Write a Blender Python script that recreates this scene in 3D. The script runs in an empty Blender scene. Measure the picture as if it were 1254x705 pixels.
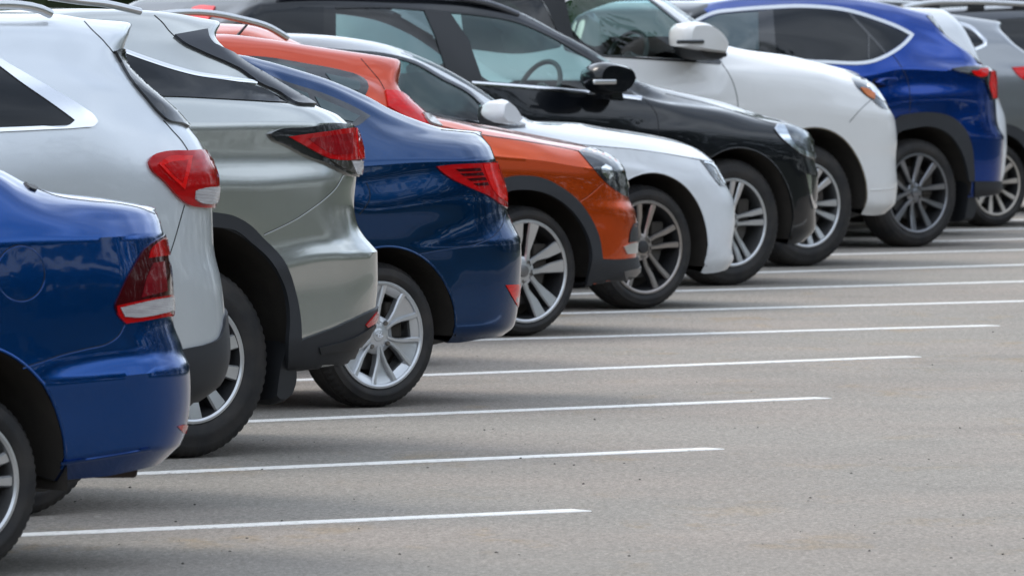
import bpy, bmesh, math, random
import numpy as np
from mathutils import Vector, Matrix
from mathutils.bvhtree import BVHTree
from mathutils.geometry import delaunay_2d_cdt

random.seed(7)
C = bpy.data.collections.new('parking'); bpy.context.scene.collection.children.link(C)
PI = math.pi

# ------------------------------------------------------------------ camera
FPX, CX, CY = 10450.0, 627.0, 352.5
HCAM = 1.84
PITCH = math.atan(372.5 / FPX)
THETA = math.radians(51.5)                    # parked cars' axis measured from the view axis
cam_d = bpy.data.cameras.new('camera'); cam = bpy.data.objects.new('camera', cam_d); C.objects.link(cam)
cam.location = (0, 0, HCAM); cam.rotation_euler = (PI / 2 - PITCH, 0, 0)
cam_d.sensor_width = 36; cam_d.lens = 300; cam_d.clip_start = 1; cam_d.clip_end = 5000
cam_d.dof.use_dof = True; cam_d.dof.focus_distance = 33; cam_d.dof.aperture_fstop = 13
bpy.context.scene.camera = cam
FW = Vector((0, math.cos(PITCH), -math.sin(PITCH))); RT = Vector((1, 0, 0)); UP = RT.cross(FW)
O = Vector((0, 0, HCAM))

def ray(x, y):
    return (RT * ((x - CX) / FPX) - UP * ((y - CY) / FPX) + FW).normalized()

def ground(x, y, z=0.0):
    d = ray(x, y); t = (z - HCAM) / d.z
    return O + d * t

# ------------------------------------------------------------------ object helpers
def tag(o, label=None, cat=None, group=None, kind=None):
    if label: o['label'] = label
    if cat: o['category'] = cat
    if group: o['group'] = group
    if kind: o['kind'] = kind
    return o

def empty(name, loc=(0, 0, 0), rz=0.0, parent=None):
    o = bpy.data.objects.new(name, None); C.objects.link(o)
    o.empty_display_size = .3
    o.location = loc; o.rotation_euler = (0, 0, rz)
    if parent: o.parent = parent
    return o

def mesh_obj(name, verts, faces, mats, parent=None, smooth=True, angle=40, midx=None):
    me = bpy.data.meshes.new(name)
    me.from_pydata([tuple(v) for v in verts], [], [tuple(f) for f in faces])
    if not isinstance(mats, (list, tuple)): mats = [mats]
    for m in mats: me.materials.append(m)
    if midx is not None: me.polygons.foreach_set('material_index', midx)
    bm = bmesh.new(); bm.from_mesh(me)
    bmesh.ops.remove_doubles(bm, verts=bm.verts, dist=1e-5)
    bmesh.ops.dissolve_degenerate(bm, edges=bm.edges, dist=1e-6)
    bmesh.ops.recalc_face_normals(bm, faces=bm.faces)
    bm.to_mesh(me); bm.free()
    if smooth:
        me.polygons.foreach_set('use_smooth', [True] * len(me.polygons))
        me.set_sharp_from_angle(angle=math.radians(angle))
    o = bpy.data.objects.new(name, me); C.objects.link(o)
    if parent: o.parent = parent
    return o

class MB:
    """collects several closed shapes into one mesh"""
    def __init__(s): s.v = []; s.f = []; s.m = []
    def add(s, verts, faces, m=0):
        n = len(s.v); s.v += [tuple(v) for v in verts]; s.f += [tuple(i + n for i in f) for f in faces]; s.m += [m] * len(faces)
    def loft(s, rings, m=0, closed=True, cap=True):
        k = len(rings[0]); v = [p for r in rings for p in r]; f = []
        for i in range(len(rings) - 1):
            for j in range(k if closed else k - 1):
                a = i * k + j; b = i * k + (j + 1) % k
                f.append((a, b, b + k, a + k))
        if cap and closed:
            f.append(tuple(range(k))[::-1]); f.append(tuple((len(rings) - 1) * k + j for j in range(k)))
        s.add(v, f, m)
    def tube(s, pts, r, n=8, m=0, flat=1.0):
        pts = [Vector(p) for p in pts]; rings = []
        for i, p in enumerate(pts):
            t = (pts[min(i + 1, len(pts) - 1)] - pts[max(i - 1, 0)]).normalized()
            a = t.cross(Vector((0, 0, 1)))
            if a.length < 1e-3: a = t.cross(Vector((1, 0, 0)))
            a.normalize(); b = t.cross(a)
            rr = r[i] if isinstance(r, (list, tuple)) else r
            rings.append([p + a * (rr * math.cos(2 * PI * j / n)) + b * (rr * flat * math.sin(2 * PI * j / n)) for j in range(n)])
        s.loft(rings, m)
    def revolve(s, prof, n=64, m=0, close=True, mod=None):
        """profile (r, y) revolved about the y axis; mod(r,y,j,i) may change the radius"""
        rings = []
        for j in range(n):
            a = 2 * PI * j / n; row = []
            for i, (r, y) in enumerate(prof):
                if mod: r = mod(r, y, j, i)
                row.append((r * math.cos(a), y, r * math.sin(a)))
            rings.append(row)
        k = len(prof); v = [p for r in rings for p in r]; f = []
        for j in range(n):
            j2 = (j + 1) % n
            for i in range(k if close else k - 1):
                i2 = (i + 1) % k
                f.append((j * k + i, j * k + i2, j2 * k + i2, j2 * k + i))
        s.add(v, f, m)
    def box(s, c, d, m=0, bev=.0, rot=None):
        bm = bmesh.new(); bmesh.ops.create_cube(bm, size=1)
        for v in bm.verts: v.co = Vector((v.co.x * d[0], v.co.y * d[1], v.co.z * d[2]))
        if bev: bmesh.ops.bevel(bm, geom=bm.edges[:], offset=bev, segments=3, affect='EDGES', profile=.5)
        if rot: bmesh.ops.rotate(bm, verts=bm.verts, cent=(0, 0, 0), matrix=rot)
        bm.verts.index_update()
        s.add([v.co + Vector(c) for v in bm.verts], [[v.index for v in f.verts] for f in bm.faces], m); bm.free()
    def build(s, name, mats, parent=None, smooth=True, angle=40, off=(0, 0, 0)):
        v = [(p[0] + off[0], p[1] + off[1], p[2] + off[2]) for p in s.v]
        return mesh_obj(name, v, s.f, mats, parent, smooth, angle, s.m)

# ------------------------------------------------------------------ curve maths
def pchip(xs, ys, x):
    xs = np.asarray(xs, float); ys = np.asarray(ys, float); x = np.clip(np.asarray(x, float), xs[0], xs[-1])
    n = len(xs)
    if n == 1: return np.full_like(x, ys[0])
    h = np.diff(xs); d = np.diff(ys) / h
    m = np.zeros(n)
    if n == 2: m[:] = d[0]
    else:
        for i in range(1, n - 1):
            if d[i - 1] * d[i] > 0:
                w1 = 2 * h[i] + h[i - 1]; w2 = h[i] + 2 * h[i - 1]
                m[i] = (w1 + w2) / (w1 / d[i - 1] + w2 / d[i])
        m[0] = d[0]; m[-1] = d[-1]
    k = np.clip(np.searchsorted(xs, x) - 1, 0, n - 2)
    t = (x - xs[k]) / h[k]
    return ((1 + 2 * t) * (1 - t) ** 2 * ys[k] + t * (1 - t) ** 2 * h[k] * m[k] + t * t * (3 - 2 * t) * ys[k + 1] + t * t * (t - 1) * h[k] * m[k + 1])

def spline(pts, closed=False, step=4.0, corner=48):
    """smooth polyline through the points, sharp where it turns by more than corner degrees"""
    P = [Vector(p) for p in pts]; n = len(P); out = []
    def tang(i):
        if not closed and i == 0: return (P[1] - P[0]), (P[1] - P[0])
        if not closed and i == n - 1: return (P[-1] - P[-2]), (P[-1] - P[-2])
        a = P[i] - P[i - 1]; b = P[(i + 1) % n] - P[i]
        if a.length < 1e-9 or b.length < 1e-9: return a, b
        if a.angle(b) > math.radians(corner): return a, b
        t = (a.normalized() * b.length + b.normalized() * a.length); t.normalize()
        return t * a.length, t * b.length
    for i in range(n if closed else n - 1):
        p, q = P[i], P[(i + 1) % n]; m0 = tang(i)[1]; m1 = tang((i + 1) % n)[0]
        L = (q - p).length; k = max(1, int(math.ceil(L / step)))
        if L > 1e-9:
            m0 = m0.normalized() * L; m1 = m1.normalized() * L
        for j in range(k):
            t = j / k
            out.append((1 + 2 * t) * (1 - t) ** 2 * p + t * (1 - t) ** 2 * m0 + t * t * (3 - 2 * t) * q + t * t * (t - 1) * m1)
    if not closed: out.append(P[-1])
    return out

# ------------------------------------------------------------------ materials
def new_mat(name):
    m = bpy.data.materials.new(name); m.use_nodes = True
    nt = m.node_tree; b = nt.nodes['Principled BSDF']
    return m, nt, b

def N(nt, typ, **kw):
    n = nt.nodes.new(typ)
    for k, v in kw.items(): setattr(n, k, v)
    return n

def plain(name, col, rough=.5, metal=0.0, coat=0.0, spec=.5, var=.12, scale=18, bump=0.0):
    m, nt, b = new_mat(name)
    tc = N(nt, 'ShaderNodeTexCoord'); no = N(nt, 'ShaderNodeTexNoise'); no.inputs['Scale'].default_value = scale; no.inputs['Detail'].default_value = 6
    nt.links.new(tc.outputs['Object'], no.inputs['Vector'])
    mr = N(nt, 'ShaderNodeMapRange'); mr.inputs['To Min'].default_value = 1 - var; mr.inputs['To Max'].default_value = 1 + var
    nt.links.new(no.outputs['Fac'], mr.inputs['Value'])
    mx = N(nt, 'ShaderNodeVectorMath', operation='SCALE'); mx.inputs[0].default_value = col[:3]
    nt.links.new(mr.outputs[0], mx.inputs['Scale']); nt.links.new(mx.outputs[0], b.inputs['Base Color'])
    b.inputs['Roughness'].default_value = rough; b.inputs['Metallic'].default_value = metal
    b.inputs['Coat Weight'].default_value = coat; b.inputs['Coat Roughness'].default_value = .04
    b.inputs['Specular IOR Level'].default_value = spec
    if bump:
        bp = N(nt, 'ShaderNodeBump'); bp.inputs['Strength'].default_value = bump; bp.inputs['Distance'].default_value = .002
        n2 = N(nt, 'ShaderNodeTexNoise'); n2.inputs['Scale'].default_value = 350; nt.links.new(tc.outputs['Object'], n2.inputs['Vector'])
        nt.links.new(n2.outputs['Fac'], bp.inputs['Height']); nt.links.new(bp.outputs[0], b.inputs['Normal'])
    return m

def paint(name, col, metal=.5, rough=.32, coat=1.0, dust=.35, ior=1.36):
    """clear coated car paint with fine flakes and road dust on the low panels"""
    m, nt, b = new_mat(name)
    tc = N(nt, 'ShaderNodeTexCoord')
    fl = N(nt, 'ShaderNodeTexNoise'); fl.inputs['Scale'].default_value = 900; nt.links.new(tc.outputs['Object'], fl.inputs['Vector'])
    mr = N(nt, 'ShaderNodeMapRange'); mr.inputs['To Min'].default_value = .86; mr.inputs['To Max'].default_value = 1.14
    nt.links.new(fl.outputs['Fac'], mr.inputs['Value'])
    sc = N(nt, 'ShaderNodeVectorMath', operation='SCALE'); sc.inputs[0].default_value = col[:3]; nt.links.new(mr.outputs[0], sc.inputs['Scale'])
    # road dust: patchy film, thicker near the sills
    sx = N(nt, 'ShaderNodeSeparateXYZ'); nt.links.new(tc.outputs['Object'], sx.inputs[0])
    low = N(nt, 'ShaderNodeMapRange'); low.inputs['From Min'].default_value = .75; low.inputs['From Max'].default_value = .2
    low.inputs['To Min'].default_value = 0.06; low.inputs['To Max'].default_value = 1; nt.links.new(sx.outputs['Z'], low.inputs['Value'])
    pn = N(nt, 'ShaderNodeTexNoise'); pn.inputs['Scale'].default_value = 4.5; pn.inputs['Detail'].default_value = 9; pn.inputs['Roughness'].default_value = .68
    nt.links.new(tc.outputs['Object'], pn.inputs['Vector'])
    pr = N(nt, 'ShaderNodeMapRange'); pr.inputs['From Min'].default_value = .35; pr.inputs['From Max'].default_value = .75
    nt.links.new(pn.outputs['Fac'], pr.inputs['Value'])
    mu = N(nt, 'ShaderNodeMath', operation='MULTIPLY'); nt.links.new(low.outputs[0], mu.inputs[0]); nt.links.new(pr.outputs[0], mu.inputs[1])
    mu2 = N(nt, 'ShaderNodeMath', operation='MULTIPLY'); nt.links.new(mu.outputs[0], mu2.inputs[0]); mu2.inputs[1].default_value = dust
    mix = N(nt, 'ShaderNodeMix', data_type='RGBA'); nt.links.new(mu2.outputs[0], mix.inputs['Factor'])
    nt.links.new(sc.outputs[0], mix.inputs['A']); mix.inputs['B'].default_value = (.17, .155, .135, 1)
    nt.links.new(mix.outputs['Result'], b.inputs['Base Color'])
    me = N(nt, 'ShaderNodeMath', operation='MULTIPLY_ADD'); nt.links.new(mu2.outputs[0], me.inputs[0]); me.inputs[1].default_value = -metal; me.inputs[2].default_value = metal
    nt.links.new(me.outputs[0], b.inputs['Metallic'])
    b.inputs['Roughness'].default_value = rough
    cr = N(nt, 'ShaderNodeMath', operation='MULTIPLY_ADD'); nt.links.new(mu2.outputs[0], cr.inputs[0]); cr.inputs[1].default_value = .5; cr.inputs[2].default_value = .025
    nt.links.new(cr.outputs[0], b.inputs['Coat Roughness'])
    b.inputs['Coat Weight'].default_value = coat; b.inputs['Coat IOR'].default_value = ior; b.inputs['Specular IOR Level'].default_value = .12
    # faint waviness of pressed steel under lacquer
    wv = N(nt, 'ShaderNodeTexNoise'); wv.inputs['Scale'].default_value = 7; wv.inputs['Detail'].default_value = 2; nt.links.new(tc.outputs['Object'], wv.inputs['Vector'])
    bp = N(nt, 'ShaderNodeBump'); bp.inputs['Strength'].default_value = .06; bp.inputs['Distance'].default_value = .010
    nt.links.new(wv.outputs['Fac'], bp.inputs['Height']); nt.links.new(bp.outputs[0], b.inputs['Coat Normal']); nt.links.new(bp.outputs[0], b.inputs['Normal'])
    # the inner face of the panels is dark trim
    ge = N(nt, 'ShaderNodeNewGeometry'); df = N(nt, 'ShaderNodeBsdfDiffuse'); df.inputs['Color'].default_value = (.03, .03, .032, 1)
    ms = N(nt, 'ShaderNodeMixShader'); nt.links.new(ge.outputs['Backfacing'], ms.inputs[0]); nt.links.new(b.outputs[0], ms.inputs[1]); nt.links.new(df.outputs[0], ms.inputs[2])
    nt.links.new(ms.outputs[0], nt.nodes['Material Output'].inputs['Surface'])
    return m

def glass_mat(name, tint=(.5, .72, .7), refl=1.0):
    m = bpy.data.materials.new(name); m.use_nodes = True; nt = m.node_tree
    nt.nodes.remove(nt.nodes['Principled BSDF']); out = nt.nodes['Material Output']
    tr = N(nt, 'ShaderNodeBsdfTransparent'); tr.inputs['Color'].default_value = (*tint, 1)
    gl = N(nt, 'ShaderNodeBsdfGlossy'); gl.inputs['Roughness'].default_value = .01; gl.inputs['Color'].default_value = (refl, refl, refl, 1)
    lw = N(nt, 'ShaderNodeLayerWeight'); lw.inputs['Blend'].default_value = .5
    pw = N(nt, 'ShaderNodeMath', operation='POWER'); nt.links.new(lw.outputs['Facing'], pw.inputs[0]); pw.inputs[1].default_value = 5
    fr = N(nt, 'ShaderNodeMath', operation='MULTIPLY_ADD'); nt.links.new(pw.outputs[0], fr.inputs[0]); fr.inputs[1].default_value = .94; fr.inputs[2].default_value = .05
    mx = N(nt, 'ShaderNodeMixShader'); nt.links.new(fr.outputs[0], mx.inputs[0]); nt.links.new(tr.outputs[0], mx.inputs[1]); nt.links.new(gl.outputs[0], mx.inputs[2])
    nt.links.new(mx.outputs[0], out.inputs['Surface'])
    return m

def lens_mat(name, col, rough=.12, ribs=0.0):
    m, nt, b = new_mat(name)
    b.inputs['Base Color'].default_value = (*col, 1); b.inputs['Roughness'].default_value = rough
    b.inputs['Coat Weight'].default_value = .6; b.inputs['Coat IOR'].default_value = 1.35; b.inputs['Coat Roughness'].default_value = .02; b.inputs['Specular IOR Level'].default_value = .12
    tc = N(nt, 'ShaderNodeTexCoord'); no = N(nt, 'ShaderNodeTexNoise'); no.inputs['Scale'].default_value = 30; no.inputs['Detail'].default_value = 3
    mp = N(nt, 'ShaderNodeMapping'); mp.inputs['Scale'].default_value = (.4, .4, 2.2)
    nt.links.new(tc.outputs['Object'], mp.inputs['Vector']); nt.links.new(mp.outputs[0], no.inputs['Vector'])
    mr = N(nt, 'ShaderNodeMapRange'); mr.inputs['From Min'].default_value = .3; mr.inputs['From Max'].default_value = .7; mr.inputs['To Min'].default_value = .85; mr.inputs['To Max'].default_value = 1.15
    nt.links.new(no.outputs['Fac'], mr.inputs['Value'])
    mx = N(nt, 'ShaderNodeVectorMath', operation='SCALE'); mx.inputs[0].default_value = col; nt.links.new(mr.outputs[0], mx.inputs['Scale'])
    nt.links.new(mx.outputs[0], b.inputs['Base Color'])
    if ribs:
        wv = N(nt, 'ShaderNodeTexWave'); wv.inputs['Scale'].default_value = ribs; wv.bands_direction = 'Z'
        nt.links.new(tc.outputs['Object'], wv.inputs['Vector'])
        bp = N(nt, 'ShaderNodeBump'); bp.inputs['Strength'].default_value = .5; bp.inputs['Distance'].default_value = .004
        nt.links.new(wv.outputs['Fac'], bp.inputs['Height']); nt.links.new(bp.outputs[0], b.inputs['Normal'])
    return m

M = {}
M['plastic'] = plain('black plastic', (.015, .016, .018), .55, bump=.25)
M['cladding'] = plain('grey cladding plastic', (.019, .021, .025), .6, bump=.3, var=.2, scale=6)
M['gloss'] = plain('gloss black trim', (.012, .013, .016), .12, coat=.6)
M['gap'] = plain('panel gap', (.006, .006, .007), .8)
M['chrome'] = plain('chrome trim', (.75, .76, .78), .12, 1.0, var=.03)
M['satin'] = plain('satin bright trim', (.62, .63, .64), .3, 1.0, var=.03)
M['under'] = plain('underbody', (.012, .012, .012), .8)
M['privacy'] = plain('privacy glass', (.010, .012, .015), .02, coat=.0, spec=.32, var=.02)
M['paleglass'] = plain('pale side glass', (.055, .085, .092), .03, spec=.5, var=.05)
M['well'] = plain('wheel well liner', (.040, .034, .028), .9, var=.4, scale=12)
M['interior'] = plain('interior trim', (.025, .025, .026), .7)
M['seat'] = plain('seat cloth', (.05, .05, .05), .8)
M['red'] = lens_mat('red lens', (.40, .004, .006))
M['redbright'] = lens_mat('bright red lens', (.66, .008, .008), .1)
M['reddark'] = lens_mat('dark red lens', (.045, .002, .004), .1)
M['clear'] = lens_mat('clear lens', (.42, .40, .40), .08, 60)
M['lampdark'] = plain('dark lamp housing', (.03, .034, .04), .08, .3, coat=1)
M['lampchrome'] = plain('lamp reflector', (.7, .72, .75), .1, 1.0)
M['amber'] = lens_mat('amber lens', (.55, .14, .02))
M['glass'] = glass_mat('tinted glass', (.80, .92, .91))
M['glassteal'] = glass_mat('green tinted glass', (.66, .90, .88))
M['lens'] = glass_mat('clear lamp cover', (.92, .95, .97))

def rubber():
    m, nt, b = new_mat('tyre rubber')
    tc = N(nt, 'ShaderNodeTexCoord')
    a = N(nt, 'ShaderNodeTexNoise'); a.inputs['Scale'].default_value = 9; a.inputs['Detail'].default_value = 8; nt.links.new(tc.outputs['Object'], a.inputs['Vector'])
    r = N(nt, 'ShaderNodeMapRange'); r.inputs['From Min'].default_value = .35; r.inputs['From Max'].default_value = .72; nt.links.new(a.outputs['Fac'], r.inputs['Value'])
    mx = N(nt, 'ShaderNodeMix', data_type='RGBA'); nt.links.new(r.outputs[0], mx.inputs['Factor'])
    mx.inputs['A'].default_value = (.010, .010, .011, 1); mx.inputs['B'].default_value = (.036, .031, .027, 1)
    nt.links.new(mx.outputs['Result'], b.inputs['Base Color']); b.inputs['Roughness'].default_value = .72
    w = N(nt, 'ShaderNodeTexNoise'); w.inputs['Scale'].default_value = 120; nt.links.new(tc.outputs['Object'], w.inputs['Vector'])
    bp = N(nt, 'ShaderNodeBump'); bp.inputs['Strength'].default_value = .3; bp.inputs['Distance'].default_value = .002
    nt.links.new(w.outputs['Fac'], bp.inputs['Height']); nt.links.new(bp.outputs[0], b.inputs['Normal'])
    return m
M['tyre'] = rubber()
def alloy(name, col, rough=.32, metal=.85): return plain(name, col, rough, metal, var=.1, scale=10)

# ------------------------------------------------------------------ wheels
def spoke(mb, ang, pts, depth, bev=.006, mf=0, ms=1):
    """pts: (r, tangential offset, half width, front y); front face material mf, flanks ms"""
    ca, sa = math.cos(ang), math.sin(ang)
    def P(r, t, y): return (r * ca - t * sa, y, r * sa + t * ca)
    rows = []
    for r, t, w, y in pts:
        rows.append([P(r, t - w * .85, y + depth), P(r, t - w, y + bev * 1.4), P(r, t - w + bev, y), P(r, t + w - bev, y), P(r, t + w, y + bev * 1.4), P(r, t + w * .85, y + depth)])
    v = [p for r in rows for p in r]
    for i in range(len(rows) - 1):
        for j in range(6):
            a = i * 6 + j; b = i * 6 + (j + 1) % 6
            mb.add([v[a], v[b], v[b + 6], v[a + 6]], [(0, 1, 2, 3)], mf if j in (1, 2, 3) else ms)
    mb.add([v[j] for j in range(6)], [(0, 1, 2, 3, 4, 5)], ms)

def make_wheel(parent, loc, R, Rr, width, design, steer=0.0, flip=False, tread=True, seg=96, spin=0.0):
    """outer face at local y=0, the wheel goes in towards +y (mirrored for the far side)"""
    w = empty('wheel', loc, steer, parent)
    if flip: w.rotation_euler = (0, 0, PI + steer)
    H = R - Rr
    prof = [(Rr - .004, .022), (Rr + .004, .010), (Rr + .012, .006), (Rr + .3 * H, -.002), (Rr + .42 * H, -.0025), (Rr + .45 * H, -.0005), (Rr + .66 * H, 0.0), (Rr + .69 * H, .0015), (R - .026, .008), (R - .012, .020), (R - .004, .034), (R, .050),
            (R, .062), (R - .006, .064), (R - .006, .070), (R, .072), (R + .002, width * .5), (R, width - .05), (R - .01, width - .022), (R - .04, width - .004), (Rr + .3 * H, width), (Rr, width - .02)]
    def mod(r, y, j, i):
        if tread and i in (9, 10, 11, 12) and (j % 3 == 0): return r - (.006 if i < 12 else .004)
        return r
    t = MB(); t.revolve(prof, seg * 2 if tread else seg, 0, True, mod)
    # flatten a little at the ground
    t.v = [(p[0], p[1], max(p[2], -R + .004)) for p in t.v]
    t.build('tyre', M['tyre'], w, angle=50)
    d = MB()
    bar = [(Rr + .004, .014), (Rr + .001, .004), (Rr - .008, .003), (Rr - .016, .008), (Rr - .020, .022), (Rr - .026, .05), (Rr - .03, width - .03), (Rr - .005, width - .02), (Rr + .002, width - .03), (Rr + .002, .03)]
    nlip = 3
    n = seg; k = len(bar)
    v = [(r * math.cos(2 * PI * j / n), y, r * math.sin(2 * PI * j / n)) for j in range(n) for (r, y) in bar]
    for i in range(k):
        fs = [(j * k + i, j * k + (i + 1) % k, ((j + 1) % n) * k + (i + 1) % k, ((j + 1) % n) * k + i) for j in range(n)]
        d.add(v, fs, 0 if i < nlip else 1)
    design['fn'](d, Rr, design, spin)
    d.build('rim', [design['face'], design['side']], w, angle=35)
    b = MB()
    b.revolve([(.03, .085), (Rr * .66, .085), (Rr * .66, .10), (Rr * .4, .12), (.03, .13)], 48, 0)
    b.revolve([(.005, width - .06), (Rr - .03, width - .06), (Rr - .03, width - .05), (.005, width - .05)], 48, 1)
    b.box((Rr * .48, .085, .06), (.09, .06, .16), 1, .012)
    b.build('brake_disc', [M['disc'], M['well']], w)
    if design.get('lugs'):
        for i in range(design['lugs'] if not flip else 0):
            a = 2 * PI * (i + .5) / design['lugs'] + spin; r = design.get('lug_r', .054); y = design.get('lug_y', .03)
            l = MB(); l.revolve([(.0005, y), (.009, y), (.0105, y + .003), (.0105, y + .03), (.0005, y + .03)], 12, 0)
            l.v = [(p[0] + r * math.cos(a), p[1], p[2] + r * math.sin(a)) for p in l.v]
            l.build('wheel_nut', M['nut'], w)
    c = MB(); cr = design.get('cap_r', .032); cy = design.get('cap_y', .022)
    c.revolve([(.0005, cy), (cr * .7, cy + .001), (cr * .95, cy + .004), (cr, cy + .010), (cr, cy + .04), (.0005, cy + .04)], 32, 0)
    c.build('centre_cap', design.get('cap', design['face']), w)
    if design.get('emblem') and not flip:
        e = MB(); y = cy - .001
        e.tube([(.0175 * math.cos(2 * PI * i / 32), y, .0115 * math.sin(2 * PI * i / 32)) for i in range(33)], .0013, 6)
        for x in (-.0065, .0065): e.tube([(x - .0022, y, -.0085), (x, y, 0), (x + .0022, y, .0085)], .0014, 6)
        e.tube([(-.0065, y, -.0016), (0, y, .0004), (.0065, y, .0016)], .0013, 6)
        e.build('emblem', M['chrome'], w)
    return w
M['disc'] = plain('brake disc steel', (.10, .095, .09), .5, .7)
M['nut'] = plain('wheel nut', (.20, .19, .18), .35, .9)

def hubdisc(d, r, y0, y1, m=0):
    d.revolve([(.0005, y0), (r * .8, y0 + .002), (r, y0 + .008), (r * 1.02, y1), (.0005, y1)], 48, m)

def twin_spokes(d, Rr, D, spin):
    n = D['n']; sep = D['sep']; w0, w1 = D['w']; y0, y1 = D['y']; hub = D.get('hub', .075)
    hubdisc(d, hub, y0 + .003, y0 + .05)
    for i in range(n):
        a = 2 * PI * i / n + spin
        for s in (-1, 1):
            spoke(d, a, [(hub * .72, s * sep[0], w0, y0), (hub + .03, s * (sep[0] * .7 + sep[1] * .3), w0 * .95, y0 + .003), ((hub + Rr) * .5, s * (sep[0] + sep[1]) * .5, (w0 + w1) / 2, (y0 + y1) / 2), (Rr - .012, s * sep[1], w1, y1)], D.get('depth', .045))
        if D.get('tip'):
            spoke(d, a, [(Rr - D['tip'], 0, sep[1] + w1 * .7, y1 + .004), (Rr - .010, 0, sep[1] + w1 * .9, y1 + .002)], .03)

def multi_spokes(d, Rr, D, spin):
    n = D['n']; w0, w1 = D['w']; y0, y1 = D['y']; hub = D.get('hub', .07); tw = D.get('twist', 0)
    hubdisc(d, hub, y0 + .002, y0 + .05)
    for i in range(n):
        a = 2 * PI * i / n + spin + (D.get('pair', 0) * (1 if i % 2 else -1))
        t = tw * (1 if (i % 2 or not D.get('alt')) else -1)
        spoke(d, a, [(hub * .8, -t, w0, y0), (hub + .035, -t * .4, w0 * .9, y0 + .006), ((hub + Rr) * .52, 0, (w0 + w1) / 2, (y0 + y1) / 2 + .004), (Rr - .012, t * .6, w1, y1)], D.get('depth', .04))

def hub_cover(d, Rr, D, spin):
    """moulded wheel cover: six oval openings, raised ribs on either side of each"""
    n = 6; K = 240; rad = [.0005, .03, .055, .075]
    hubdisc(d, .062, .018, .05)
    for i in range(n):
        a = 2 * PI * i / n + spin
        for s in (-1, 1):
            spoke(d, a, [(.045, s * .018, .011, .018), (.085, s * .036, .009, .014), (.125, s * .045, .010, .013), (Rr - .05, s * .050, .012, .011), (Rr - .012, s * .058, .014, .006)], .04, .005)
        a2 = a + PI / n          # the flat blade between two openings
        spoke(d, a2, [(.05, 0, .018, .030), (.09, 0, .016, .032), (.13, 0, .024, .032), (Rr - .05, 0, .042, .027), (Rr - .012, 0, .064, .014)], .02, .006)
        spoke(d, a, [(Rr - .050, 0, .050, .030), (Rr - .034, 0, .054, .018), (Rr - .014, 0, .062, .010)], .02, .004)
        spoke(d, a, [(.058, 0, .028, .020), (.082, 0, .036, .034)], .02, .004)
# ------------------------------------------------------------------ cars
VT = 0.04      # how far the tyre's outer face sits inside the widest body line

class L(tuple):
    """a point given in the car's own metres: (u along, v in from the side, z up)"""
    def __new__(cls, u, z, v): return tuple.__new__(cls, (u, z, v))

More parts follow.
